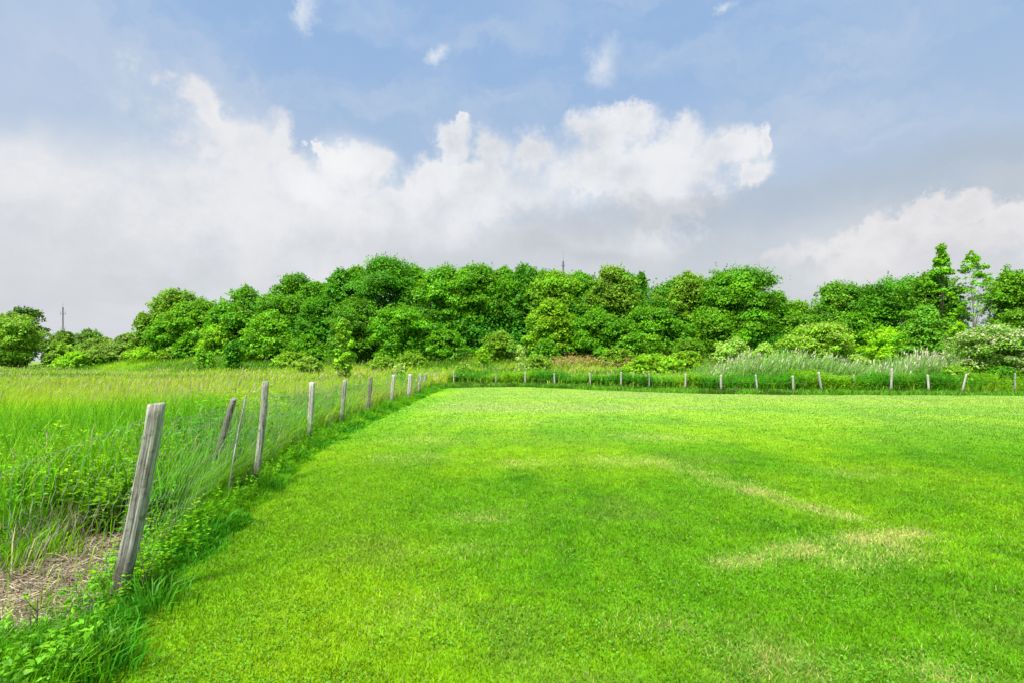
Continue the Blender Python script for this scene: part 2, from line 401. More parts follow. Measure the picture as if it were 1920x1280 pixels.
def meadow_colour(x, y):
    lush = alb(122, 205, 8); straw = alb(190, 205, 105); mid = alb(150, 208, 40); deep = alb(92, 172, 24)
    d = np.hypot(x, y)
    n = fbm(x * 0.12, y * 0.22, 21, 4); n2 = fbm(x * 0.5, y * 0.5, 22, 3)
    t = sstep(0.38, 0.62, n2)[..., None]; c = lush * (1 - t) + mid * t
    k = sstep(11, 22, d) * (1 - 0.35 * sstep(45, 70, d)) * (0.25 + 0.75 * sstep(0.36, 0.6, n)) * 0.8
    t = 0.62 * k[..., None]; c = c * (1 - t) + straw * t
    c = c * np.array([1.75, 1.5, .8])
    t = (0.75 * sstep(0.50, 0.62, fbm(x * 0.09 + 3, y * 0.2, 25, 3)) * sstep(28, 45, d))[..., None]; c = c * (1 - t) + deep * t
    return c

exec_parts = []

# ------------------------------------------------------------------ ground and lawn
def build_ground():
    u = np.linspace(-1, 1, 261); v = np.linspace(0, 1, 241)
    gx = np.sinh(u * 6.2) / np.sinh(6.2) * 1500 + u * 60
    gy = -40 + v * 150 + (np.exp(np.maximum(v - 0.72, 0) * 14) - 1) * 33
    X, Y = np.meshgrid(gx, gy); Z = tz(X, Y) - 0.03
    inl = (X > lawn_left(Y) + 0.1) & (Y < lawn_far(X) - 0.1)
    Z = np.where(inl, Z - 0.03, Z)
    c = meadow_colour(X, Y) * 0.55
    soil = alb(118, 98, 70)
    t = (sstep(14, 4, np.hypot(X, Y)) * 0.6)[..., None]; c = c * (1 - t) + soil * t
    nx, ny = len(gx), len(gy)
    i = (np.arange(ny - 1)[:, None] * nx + np.arange(nx - 1)[None, :]).ravel()[:, None]
    o = mesh_obj('ground', np.stack([X, Y, Z], -1).reshape(-1, 3), [i + np.array([0, 1, nx + 1, nx])], M_SOIL, None, c.reshape(-1, 3), True)
    tag(o, 'rough field ground beyond the fence', 'ground', kind='structure')
    # lawn sheet
    nu, nv = 261, 321
    U, Vv = np.meshgrid(np.linspace(0, 1, nu) ** 1.15, np.linspace(0, 1, nv) ** 1.1)
    XR = 45.0
    xl0 = -4.0
    Yf = lawn_far(xl0 + U * (XR - xl0))
    Y = -9 + Vv * (Yf + 9)
    xl = lawn_left(Y) - 0.04
    X = xl + U * (XR - xl)
    Z = np.full_like(X, 0.0)
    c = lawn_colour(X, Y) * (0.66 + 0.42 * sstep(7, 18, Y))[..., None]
    i = (np.arange(nv - 1)[:, None] * nu + np.arange(nu - 1)[None, :]).ravel()[:, None]
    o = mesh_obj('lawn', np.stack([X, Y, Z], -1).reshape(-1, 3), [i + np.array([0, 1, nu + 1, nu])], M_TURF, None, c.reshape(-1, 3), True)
    tag(o, 'mown bright green lawn', 'lawn', kind='structure')

def frustum_pts(rng, n, y0, y1, power, margin=1.06, xmin=None):
    """n points in the view wedge; density per area falls with y**-power"""
    e = 2 - power
    u = rng.rand(n)
    y = (y0 ** e + u * (y1 ** e - y0 ** e)) ** (1 / e) if abs(e) > 1e-6 else y0 * (y1 / y0) ** u
    x = rng.uniform(-1, 1, n) * (y * 1.32 + 3.2)
    k = (np.abs(x) < y * margin + 0.6) | (rng.rand(n) < 0.6)
    return x[k], y[k]
def in_lawn(x, y): return (x > lawn_left(y)) & (y < lawn_far(x))

def build_lawn_grass():
    rng = RS(3)
    parts = []
    for (n, y0, y1, pw, hh, ww) in [(1000000, 1.9, 10.5, 1.7, 0.030, 0.0042), (540000, 6.5, 34, 1.6, 0.030, 0.010)]:
        x, y = frustum_pts(rng, n, y0, y1, pw)
        fade = sstep(6.5, 11, y) if y0 > 3 else 1 - sstep(7.0, 10.5, y)
        k = in_lawn(x, y) & (rng.rand(len(x)) < fade); x, y = x[k], y[k]; n = len(x)
        cl = fbm(x * 3.0, y * 3.0, 31, 3)
        h = hh * rng.uniform(0.55, 1.35, n) * (0.65 + 0.7 * cl)
        w = ww * rng.uniform(0.7, 1.3, n) * np.clip(y / y0, 1, 2.6) ** 0.75
        th = rng.uniform(0, 2 * np.pi, n); l = rng.uniform(0.25, 1.0, n)
        lean = np.stack([np.cos(th) * l, np.sin(th) * l], 1)
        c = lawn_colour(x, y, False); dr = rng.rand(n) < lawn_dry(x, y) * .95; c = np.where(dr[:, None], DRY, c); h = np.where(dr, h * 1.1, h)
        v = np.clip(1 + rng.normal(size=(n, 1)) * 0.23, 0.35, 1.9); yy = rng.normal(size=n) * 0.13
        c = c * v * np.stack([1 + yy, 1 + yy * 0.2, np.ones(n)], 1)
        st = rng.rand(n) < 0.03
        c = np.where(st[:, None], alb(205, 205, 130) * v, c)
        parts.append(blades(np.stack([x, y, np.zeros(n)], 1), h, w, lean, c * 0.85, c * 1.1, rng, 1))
    # clover and daisy leaves low in the turf
    x, y = frustum_pts(rng, 90000, 2.2, 8, 1.9)
    k = in_lawn(x, y) & (fbm(x * 1.3, y * 1.3, 44, 3) + 0.10 * sstep(0, 3, x) > 0.54); x, y = x[k], y[k]; n = len(x)
    c = alb(122, 200, 52) * np.clip(1 + rng.normal(size=(n, 1)) * 0.22, 0.5, 1.6)
    P = np.stack([x, y, rng.uniform(0.010, 0.030, n)], 1)
    parts.append(leaves(P, rng.normal(size=(n, 3)) * 0.35 + np.array([0, 0, 1]), rng.uniform(0.007, 0.018, n), 0.85, c, rng))
    V, P, C = join(parts)
    o = mesh_obj('lawn_grass', V, P, M_LAWN, None, C)
    tag(o, 'short mown grass blades of the lawn', 'grass', kind='stuff')

# dry bare litter patch at the lower left, in front of the tall weeds
def dry_mask(x, y):
    j = 0.9 * (fbm(x * 2.2, y * 2.2, 55, 3) - 0.5); o = side_x(y) - x + j
    return sstep(2.75, 3.1, y + j) * sstep(4.95, 4.5, y + j) * sstep(.02, .25, o) * sstep(1.1, .65, o)
def build_meadow():
    rng = RS(5); parts = []
    def region(x, y):
        beyond = (x < side_x(y) - 0.12) | (y > far_y(x) + 0.1)
        a = x / y
        ylim = np.interp(a, [-1.1, -0.95, -0.8, -0.6, -0.2, 0.3, 1.1], [97, 97, 92, 74, 66, 64, 50])
        return beyond & (y < ylim)
    for (n, y0, y1, pw, hh, ww, sg) in [(240000, 1.9, 10, 1.2, 0.62, 0.0075, 2), (270000, 9.5, 30, 1.6, 0.66, 0.014, 2), (240000, 28, 97, 1.6, 0.62, 0.045, 2)]:
        x, y = frustum_pts(rng, n, y0, y1, pw)
        k = region(x, y); x, y = x[k], y[k]
        k = rng.rand(len(x)) > 0.965 * np.clip(dry_mask(x, y) * 1.3, 0, 1); x, y = x[k], y[k]; n = len(x)
        nn = fbm(x * 0.4, y * 0.4, 61, 3)
        h = hh * rng.uniform(0.55, 1.25, n) * (0.7 + 0.6 * nn) * np.interp(y, [2.2, 3.2, 4.2, 5.2], [.35, .25, .5, 1.0])
        w = ww * rng.uniform(0.6, 1.4, n)
        th = rng.normal(size=n) * 0.9 + 0.5; l = rng.uniform(0.1, 0.75, n)
        lean = np.stack([np.cos(th) * l, np.sin(th) * l], 1)
        c = meadow_colour(x, y)
        v = np.clip(1 + rng.normal(size=(n, 1)) * 0.2, 0.45, 1.7); yy = rng.normal(size=n) * 0.12
        c = c * v * np.stack([1 + yy, 1 + 0.2 * yy, np.ones(n)], 1)
        P = np.stack([x, y, tz(x, y) - 0.03], 1)
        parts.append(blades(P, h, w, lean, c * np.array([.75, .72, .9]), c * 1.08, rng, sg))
    V, P, C = join(parts)
    o = mesh_obj('meadow_grass', V, P, M_GRASS, None, C)
    tag(o, 'tall uncut meadow grass behind the fence', 'meadow grass', kind='stuff')
    # flowering grass: thin stalks with pinkish-straw panicles
    parts = []
    for (n, y0, y1, pw, ww) in [(3000, 5.0, 14, 1.0, 0.004), (5000, 12, 34, 1.3, 0.007), (5000, 30, 92, 1.3, 0.026)]:
        x, y = frustum_pts(rng, n, y0, y1, pw)
        d = np.hypot(x, y)
        k = region(x, y) & (fbm(x * 0.12, y * 0.22, 21, 4) + rng.normal(size=len(x)) * 0.05 > 0.46 - 0.04 * sstep(10, 20, d)); x, y = x[k], y[k]; n = len(x)
        h = rng.uniform(0.62, 1.02, n) * (0.8 + 0.4 * fbm(x * .4, y * .4, 61, 3)); w = ww * rng.uniform(0.6, 1.3, n)
        th = rng.normal(size=n) * 0.7 + 0.2; l = rng.uniform(0.05, 0.4, n)
        lean = np.stack([np.cos(th) * l, np.sin(th) * l], 1)
        pk = rng.rand(n, 1)
        c = 1.5 * (alb(212, 210, 150) * pk + alb(196, 178, 138) * (1 - pk))
        P = np.stack([x, y, tz(x, y)], 1)
        parts.append(blades(P, h, w, lean, meadow_colour(x, y) * 0.9, c, rng, 2))
        tip = P + np.array([0, 0, 1.0]) * (h * np.sqrt(1 - 0.75 * l * l))[:, None] + np.concatenate([lean, np.zeros((n, 1))], 1) * h[:, None]
        parts.append(blades(tip - np.array([0, 0, 0.06]), np.full(n, 0.17) * rng.uniform(0.7, 1.3, n), w * 3.2, lean * 1.4, c * 0.9, c * 1.1, rng, 2))
    V, P, C = join(parts)
    o = mesh_obj('seeding_grass', V, P, M_GRASS, None, C)
    tag(o, 'pale pinkish seed heads standing above the meadow', 'seeding grass', kind='stuff')

def leafy_stems(rng, x, y, z, h, nleaf, lsize, col, sdiam, asp=0.35, tipcol=None):
    n = len(x); th = rng.uniform(0, 2 * np.pi, n); l = rng.uniform(0.0, 0.35, n)
    lean = np.stack([np.cos(th) * l, np.sin(th) * l], 1)
    P = np.stack([x, y, z], 1); c = col * np.clip(1 + rng.normal(size=(n, 1)) * 0.15, 0.5, 1.6)
    parts = [blades(P, h, np.full(n, sdiam), lean, c * 0.8, c, rng, 2)]
    k = np.repeat(np.arange(n), nleaf); m = len(k)
    u = rng.uniform(0.12, 1.0, m) ** 0.8
    az = rng.uniform(0, 2 * np.pi, m)
    ls = lsize * (1.15 - 0.65 * u) * rng.uniform(0.7, 1.3, m)
    C = P[k] + np.stack([lean[k, 0] * h[k] * u ** 1.7, lean[k, 1] * h[k] * u ** 1.7, h[k] * u], 1)
    d = np.stack([np.cos(az), np.sin(az), rng.uniform(-0.55, 0.45, m)], 1)
    C = C + d * (ls * 0.45)[:, None]
    nr = np.stack([-d[:, 0] * 0.3, -d[:, 1] * 0.3, np.ones(m)], 1) + rng.normal(size=(m, 3)) * 0.3
    cc = c[k] * np.clip(1 + rng.normal(size=(m, 1)) * 0.17, 0.5, 1.6) * (0.8 + 0.35 * u)[:, None]
    nr = unit(nr); t = unit(d - nr * np.sum(d * nr, 1, keepdims=True)); b = np.cross(nr, t); s = (ls * 0.5)[:, None]
    V = np.stack([C - t * s, C + b * s * asp - t * s * .1 + nr * s * .15, C + t * s - nr * s * .25, C - b * s * asp - t * s * .1 + nr * s * .15], 1).reshape(-1, 3)
    parts.append((V, [np.arange(m)[:, None] * 4 + np.array([0, 1, 2, 3])], np.repeat(cc, 4, 0)))
    return parts

def build_weeds():
    """leafy tall weeds and broad grasses standing along the field side of the fence"""
    rng = RS(9); parts = []
    n = 5600
    y = 4.6 + rng.rand(n) ** 1.35 * 28; off = rng.gamma(1.6, 0.75, n)
    x = side_x(y) - 0.18 - off * (0.75 + 0.25 * np.minimum(y / 8, 2))
    k = (x > -y * 1.08 - 0.5) & (off < np.interp(y, [5, 7, 9, 12], [3.4, 2.2, 1.5, 1.3])); x, y, off = x[k], y[k], off[k]; n = len(x)
    pat = fbm(x * 0.8, y * 0.8, 71, 3)
    h = (0.45 + 0.55 * pat) * rng.uniform(0.7, 1.25, n) * np.where(off < 0.5, 0.8, 1.05) * (0.8 + 0.2 * sstep(4.5, 6, y)) * np.interp(y, [5, 7, 12], [.92, 1.0, 1.15])
    dark = 1.35 * alb(84, 170, 30); yel = 1.35 * alb(160, 210, 30)
    t = sstep(0.4, 0.65, fbm(x * 0.9 + 7, y * 0.9, 73, 3))[:, None]
    parts += leafy_stems(rng, x, y, tz(x, y) - 0.03, h, 18, np.where(rng.rand(n) < .5, .075, .14)[np.repeat(np.arange(n), 18)], dark * (1 - t) + yel * t, 0.008, 0.36)
    n2_ = 700; y = 4.7 + rng.rand(n2_) ** 1.3 * 14; x = side_x(y) - rng.uniform(.1, 3.6, n2_); k = x > -y * 1.08 - .3; x, y = x[k], y[k]; n2_ = len(x)
    th = rng.uniform(0, 6.28, n2_); l = rng.uniform(.05, .7, n2_); cc = 1.2 * alb(186, 168, 128) * np.clip(1 + rng.normal(size=(n2_, 1)) * .25, .4, 1.5)
    parts.append(blades(np.stack([x, y, tz(x, y)], 1), rng.uniform(.4, 1.0, n2_), rng.uniform(.004, .008, n2_), np.stack([np.cos(th) * l, np.sin(th) * l], 1), cc, cc, rng, 2))
    # extra weeds close to the camera at the left edge
    n = 300
    y = rng.uniform(3.8, 7.5, n); x = side_x(y) - rng.uniform(0.5, 4.6, n)
    k = (x > -y * 1.08 - .3) & ((y > 4.7) | (x < side_x(y) - 1.1)); x, y = x[k], y[k]; n = len(x)
    h = rng.uniform(0.5, 0.98, n)
    parts += leafy_stems(rng, x, y, tz(x, y) - 0.03, h, 22, 0.10, 1.35 * alb(106, 186, 36), 0.008, 0.30)
    n = 9000
    y = rng.uniform(4.0, 9, n); x = side_x(y) - rng.uniform(0.2, 5.5, n)
    k = (x > -y * 1.1 - .3) & ((y > 4.75) | (x < side_x(y) - 1.2)); x, y = x[k], y[k]; n = len(x)
    th = rng.uniform(0, 6.28, n); l = rng.uniform(.05, .6, n); t = rng.rand(n, 1)
    c = 1.5 * (alb(146, 210, 26) * t + alb(98, 186, 24) * (1 - t)) * np.clip(1 + rng.normal(size=(n, 1)) * .22, .5, 1.6)
    parts.append(blades(np.stack([x, y, tz(x, y) - .03], 1), rng.uniform(.6, 1.16, n) * (.75 + .5 * fbm(x, y, 79, 2)), rng.uniform(.006, .014, n), np.stack([np.cos(th) * l, np.sin(th) * l], 1), c * .75, c, rng, 2))
    # broad-bladed grass
    n = 11000
    y = rng.uniform(4.6, 14, n); x = side_x(y) - rng.uniform(0.15, 4.2, n)
    k = (x > -y * 1.08 - .3) & (fbm(x * 1.1, y * 1.1, 77, 3) > 0.40); x, y = x[k], y[k]; n = len(x)
    th = rng.uniform(0, 2 * np.pi, n); l = rng.uniform(0.1, 0.7, n)
    c = 1.4 * alb(108, 200, 26) * np.clip(1 + rng.normal(size=(n, 1)) * 0.2, 0.5, 1.6)
    parts.append(blades(np.stack([x, y, tz(x, y) - .03], 1), rng.uniform(0.45, 0.88, n), rng.uniform(0.006, 0.017, n), np.stack([np.cos(th) * l, np.sin(th) * l], 1), c * 0.8, c, rng, 2))
    V, P, C = join(parts)
    o = mesh_obj('tall_weeds', V, P, M_LEAF, None, C)
    tag(o, 'tall leafy weeds and rank grass along the field side of the side fence', 'weeds', kind='stuff')

def build_verge():
    """uncut strip between the mown edge and the posts, longer right at the posts"""
    rng = RS(13); parts = []
    n = 46000
    y = 1.9 + rng.rand(n) ** 1.7 * 30; u = rng.rand(n)
    xl = lawn_left(y) + 0.04; xs = side_x(y) - 0.25
    x = xl + (xs - xl) * u
    cl = fbm(x * 2.6, y * 2.0, 81, 3)
    h = (0.05 + 0.20 * sstep(0.0, 0.6, u) * (0.25 + cl)) * rng.uniform(0.6, 1.3, n) + 0.07 * sstep(0.55, 0.7, cl)
    w = 0.0065 * rng.uniform(0.6, 1.5, n) * np.clip(y / 4, 1, 3.5)
    th = rng.uniform(0, 2 * np.pi, n); l = rng.uniform(0.15, 0.9, n)
    lean = np.stack([np.cos(th) * l + 0.15, np.sin(th) * l], 1)
    c1 = 1.4 * alb(130, 208, 14); c2 = 1.4 * alb(80, 176, 16); t = sstep(0.42, 0.60, fbm(x * 1.7 + 9, y * 1.4, 83, 3))[:, None]
    c = (c1 * (1 - t) + c2 * t) * np.clip(1 + rng.normal(size=(n, 1)) * 0.2, .5, 1.6)
    h = h * (1 - .6 * np.exp(-((y - 3.1) / .45) ** 2) * sstep(-2.35, -2.55, x))
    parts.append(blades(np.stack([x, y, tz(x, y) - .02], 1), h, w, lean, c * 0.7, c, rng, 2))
    # leafy low weeds in the strip
    n = 1700
    y = 1.9 + rng.rand(n) ** 1.8 * 20; u = rng.uniform(0.25, 1.1, n); x = lawn_left(y) + (side_x(y) - .2 - lawn_left(y)) * u
    k = ~((y > 2.5) & (y < 3.45) & (rng.rand(n) < .8)); x, y = x[k], y[k]; n = len(x)
    t = rng.rand(n, 1)
    parts += leafy_stems(rng, x, y, tz(x, y) - .02, rng.uniform(0.10, 0.36, n), 12, 0.06, 1.4 * alb(150, 210, 20) * t + 1.4 * alb(100, 186, 30) * (1 - t), 0.005, 0.45)
    # foreground corner: broad leaves
    n = 420
    y = rng.uniform(1.9, 2.75, n); x = side_x(y) + rng.uniform(-0.9, 0.45, n)
    parts += leafy_stems(rng, x, y, tz(x, y) - .02, rng.uniform(0.08, 0.27, n), 10, 0.085, 1.3 * alb(130, 204, 40), 0.005, 0.42)
    n = 7000
    y = rng.uniform(1.9, 2.85, n); x = side_x(y) + rng.uniform(-1.1, 0.5, n)
    th = rng.uniform(0, 2 * np.pi, n); l = rng.uniform(0.15, 0.9, n); c = 1.3 * alb(120, 200, 18) * np.clip(1 + rng.normal(size=(n, 1)) * 0.22, .5, 1.6)
    parts.append(blades(np.stack([x, y, tz(x, y) - .02], 1), rng.uniform(0.08, 0.27, n), rng.uniform(0.004, 0.010, n), np.stack([np.cos(th) * l, np.sin(th) * l], 1), c * .7, c, rng, 2))
    # longer fringe along the far lawn edge
    n = 26000
    x = rng.uniform(-5, 34, n); fy = far_y(x); ly = lawn_far(x) - 0.1
    y = ly + (fy + 0.3 - ly) * rng.rand(n)
    h = rng.uniform(0.08, 0.34, n) * (0.35 + 1.1 * fbm(x * 1.3, y * 1.3, 87, 3)); th = rng.uniform(0, 6.28, n); l = rng.uniform(.1, .8, n)
    c = (1.4 * alb(124, 196, 40) * (1 - 0.5 * sstep(.45, .6, fbm(x, y, 88, 3))[:, None])) * np.clip(1 + rng.normal(size=(n, 1)) * 0.2, .5, 1.6)
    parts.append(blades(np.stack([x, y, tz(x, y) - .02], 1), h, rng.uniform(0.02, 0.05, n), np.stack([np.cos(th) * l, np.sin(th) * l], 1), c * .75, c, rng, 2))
    V, P, C = join(parts)
    o = mesh_obj('verge_grass', V, P, M_GRASS, None, C)
    tag(o, 'uncut grass and low weeds in the strip along the fences', 'grass', kind='stuff')

def build_litter():
    rng = RS(15)
    n = 42000
    x = rng.uniform(-5.3, -2.5, n); y = rng.uniform(2.8, 5.0, n)
    k = (x < side_x(y) + 0.05) & (dry_mask(x, y) > 0.6 * rng.rand(n)) & (x > -1.08 * y - .3); x, y = x[k], y[k]; n = len(x)
    z = tz(x, y) - 0.02 + rng.rand(n) ** 2 * 0.07
    az = rng.uniform(0, np.pi, n); L = rng.uniform(0.05, 0.22, n); w = rng.uniform(0.002, 0.0055, n)
    d = np.stack([np.cos(az), np.sin(az), rng.normal(size=n) * 0.22], 1); s = np.stack([-np.sin(az), np.cos(az), rng.normal(size=n) * 0.6], 1)
    P = np.stack([x, y, z], 1)
    V = np.stack([P - d * L[:, None] / 2 - s * w[:, None] / 2, P - d * L[:, None] / 2 + s * w[:, None] / 2, P + d * L[:, None] / 2 + s * w[:, None] / 2, P + d * L[:, None] / 2 - s * w[:, None] / 2], 1).reshape(-1, 3)
    t = rng.rand(n, 1)
    c = 1.5 * (alb(198, 184, 156) * t + alb(128, 110, 84) * (1 - t)) * np.clip(1 + rng.normal(size=(n, 1)) * 0.35, .2, 1.7)
    parts = [(V, [np.arange(n)[:, None] * 4 + np.array([0, 1, 2, 3])], np.repeat(c, 4, 0))]
    # dead standing and arching stalks behind the litter
    n = 1500
    x = -3.9 + rng.normal(size=n) * 0.7; y = 4.4 + rng.normal(size=n) * 0.4
    k = (x < side_x(y) - 0.1) & ((y > 4.55) | (x < side_x(y) - .85)); x, y = x[k], y[k]; n = len(x)
    th = rng.uniform(0, 6.28, n); l = rng.uniform(.2, 1.0, n); c = 1.2 * alb(176, 160, 130) * np.clip(1 + rng.normal(size=(n, 1)) * .25, .4, 1.5)
    parts.append(blades(np.stack([x, y, tz(x, y)], 1), rng.uniform(.15, .5, n), rng.uniform(.004, .008, n), np.stack([np.cos(th) * l, np.sin(th) * l], 1), c, c, rng, 2))
    V, P, C = join(parts)
    o = mesh_obj('dry_litter', V, P, M_DRY, None, C)
    tag(o, 'patch of dry straw and dead stalks behind the nearest post', 'dead grass', kind='stuff')

def build_far_strip():
    """dark green nettle bed behind the far fence, then reeds"""
    rng = RS(17)
    n = 9500
    x = rng.uniform(-4.4, 30, n); o_ = rng.uniform(0.25, 2.6, n); y = far_y(x) + o_
    k = (x < 22.8) | (rng.rand(n) < .3); x, y = x[k], y[k]; n = len(x)
    pat = fbm(x * .5, y * .5, 91, 3)
    h = (0.42 + 0.85 * pat) * rng.uniform(.75, 1.2, n)
    t = sstep(.42, .62, fbm(x * .35 + 4, y * .2, 93, 3))[:, None]
    V, P, C = join(leafy_stems(rng, x, y, tz(x, y) - .03, h, 16, 0.17, 1.4 * alb(76, 166, 20) * (1 - t) + 1.4 * alb(138, 200, 24) * t, .03, .42))
    tag(mesh_obj('nettle_bed', V, P, M_LEAF, None, C), 'band of dense dark green nettles just behind the far fence', 'nettles', kind='stuff')
    for (x0, x1, y0, y1, n, lab) in [(12.0, 21.5, 30.5, 35, 5200, 'grey-green reeds with pale plumes in front of the broad rounded shrub'),
                                      (22.6, 28.6, 29.5, 34, 4200, 'reeds with pinkish plumes beside the pale flowering shrub')]:
        x = rng.uniform(x0, x1, n); y = rng.uniform(y0, y1, n) - (x - x0) * 0.12
        e = np.minimum(sstep(x0, x0 + 1.5, x), sstep(x1, x1 - 1.5, x))
        h = rng.uniform(1.3, 2.3, n) * (0.7 + 0.3 * e) * (.45 + .95 * fbm(x * .8, y * .8, 99, 3)); th = rng.normal(size=n) * .8; l = rng.uniform(.05, .6, n)
        lean = np.stack([np.cos(th) * l, np.sin(th) * l], 1)
        c = np.array([1.15, 1, .9]) * 1.8 * (alb(140, 186, 96) * .6 + alb(100, 174, 70) * .4) * np.clip(1 + rng.normal(size=(n, 1)) * .35, .5, 1.5)
        P = np.stack([x, y, tz(x, y) - .03], 1)
        parts = [blades(P, h, rng.uniform(.03, .06, n), lean, c * .7, c * 1.05, rng, 2)]
        m = rng.rand(n) < .5 * sstep(.42, .62, fbm(x * .7 + 3, y * .7, 98, 3))
        tip = P[m] + np.array([0, 0, 1.]) * (h[m] * np.sqrt(1 - .75 * l[m] ** 2))[:, None] + np.concatenate([lean[m], np.zeros((m.sum(), 1))], 1) * h[m][:, None]
        pc = 1.5 * alb(230, 216, 194) * np.clip(1 + rng.normal(size=(m.sum(), 1)) * .12, .6, 1.3)
        parts.append(blades(tip - np.array([0, 0, .1]), rng.uniform(.16, .32, m.sum()), rng.uniform(.03, .06, m.sum()), lean[m] * 1.8 + .15, pc * .9, pc, rng, 2))
        V, P2, C = join(parts)
        tag(mesh_obj('reeds', V, P2, M_GRASS, None, C), lab, 'reeds', kind='stuff')
    # bracken bank under the wood
    n = 5200
    px = rng.uniform(1010, 1420, n); y = rng.uniform(51, 59, n); x = at(px, y)
    P = np.stack([x, y, tz(x, y) + rng.uniform(.2, .9, n) * (0.6 + .8 * fbm(x * .4, y * .4, 95, 3))], 1)
    t = rng.rand(n, 1)
    c = 1.3 * alb(170, 176, 84) * t + 1.3 * alb(168, 132, 84) * (1 - t)
    tag(mesh_obj('bracken', *(lambda a: (a[0], a[1], M_LEAF, None, a[2]))(leaves(P, rng.normal(size=(n, 3)) * .5 + np.array([0, -.2, 1]), rng.uniform(.2, .42, n), .5, c, rng))),
        'brownish bracken on the bank below the wood', 'bracken', kind='stuff')

def build_undergrowth():
    rng = RS(19); n = 52000
    px = rng.uniform(290, 1760, n); y = rng.uniform(0, 1, n) ** 1.3 * 15 - 4.5 + np.interp(px, [290, 520, 700, 1000, 1400, 1760], [84, 72, 66, 63, 59, 50]) + 2
    x = at(px, y); top = np.interp(px, [290, 420, 700, 1000, 1400, 1500, 1760], [3.0, 4.5, 7.5, 7.5, 7, 3.5, 3.5]) * sstep(-6, 2, y - np.interp(px, [290, 520, 700, 1000, 1400, 1760], [84, 72, 66, 63, 59, 50])) * (0.35 + 1.2 * fbm(x * .22, y * .22, 97, 3))
    P = np.stack([x, y, tz(x, y) + top * rng.rand(n) ** .8], 1)
    c = 1.8 * np.array([1.25, 1, 1]) * alb(60, 146, 26) * np.clip(1 + rng.normal(size=(n, 1)) * .22, .4, 1.7)
    V, Q, C = leaves(P, rng.normal(size=(n, 3)) * .6 + np.array([0, -.3, .7]), rng.uniform(.2, .5, n), .6, c, rng)
    tag(mesh_obj('undergrowth', V, Q, M_LEAF, None, C), 'dark undergrowth filling the space under the trees of the wood', 'undergrowth', kind='stuff')
build_undergrowth()
build_ground(); build_lawn_grass(); build_meadow(); build_weeds(); build_verge(); build_litter(); build_far_strip()

# ------------------------------------------------------------------ fences
def post_mesh(rng, L, r, crack=True, taper=0.06, bend=0.012):
    n, s = 22, 18
    V = []; th = np.arange(s) / s * 2 * np.pi
    ph = rng.uniform(0, 6.28, 5)
    lump = 1 + 0.05 * np.sin(th * 2 + ph[0]) + 0.03 * np.sin(th * 3 + ph[1]) + 0.03 * np.sin(th * 5 + ph[2])
    if crack: lump[int(s * .83)] *= 0.62; lump[(int(s * .83) + 1) % s] *= .94
    for k in range(n):
        u = k / (n - 1); z = -0.35 + (L + 0.35) * u
        rr = r * (1 + taper * (0.5 - u)) * lump * (1 + 0.035 * np.sin(z * 9 + ph[3] + th) + 0.02 * rng.normal(size=s))
        cx = bend * math.sin(u * 4.2 + ph[4]); cy = bend * math.cos(u * 3.1 + ph[2])
        V.append(np.stack([cx + rr * np.cos(th), cy + rr * np.sin(th), np.full(s, z)], 1))
    V[-1][:, 2] += 0.012 * np.cos(th + ph[0])
    V.append(V[-1] * np.array([1, 1, 1]) + (V[-1].mean(0) - V[-1]) * .18 + np.array([0, 0, .006]))
    V.append(V[-1].mean(0)[None] + np.array([[0, 0, -.004]]))
    V = np.concatenate(V); q = []
    for k in range(n):
        for j in range(s):
            j2 = (j + 1) % s; q.append([k * s + j, k * s + j2, (k + 1) * s + j2, (k + 1) * s + j])
    t = [[n * s + j, n * s + (j + 1) % s, (n + 1) * s] for j in range(s)]
    return V, [np.array(q), np.array(t)]
def add_post(parent, org, base, top, r, mat, seed, label=None):
    rng = RS(seed); base = np.array(base); top = np.array(top); d = top - base; L = np.linalg.norm(d)
    V, P = post_mesh(rng, L, r, r > 0.045)
    o = mesh_obj('post', V, P, mat, parent, None, True)
    o.location = base - org
    o.rotation_euler = (math.atan2(-d[1], math.hypot(d[0], d[2])) if False else -math.asin(d[1] / L), math.atan2(d[0], d[2]), 0)
    if label: o['label'] = label
    return o
def wire_segments(A, B, r):
    """three-sided thin prisms along edges A->B"""
    d = unit(B - A); ref = np.where(np.abs(d[:, 2:3]) > .9, np.array([[1., 0, 0]]), np.array([[0, 0, 1.]]))
    u = unit(np.cross(d, ref)); v = np.cross(d, u); n = len(A)
    offs = [u * r, (-u * .5 + v * .866) * r, (-u * .5 - v * .866) * r]
    V = np.stack([A + offs[0], A + offs[1], A + offs[2], B + offs[0], B + offs[1], B + offs[2]], 1).reshape(-1, 3)
    i = np.arange(n)[:, None] * 6
    return V, [np.concatenate([i + np.array(f) for f in ([0, 1, 4, 3], [1, 2, 5, 4], [2, 0, 3, 5])])], np.zeros((len(V), 3))
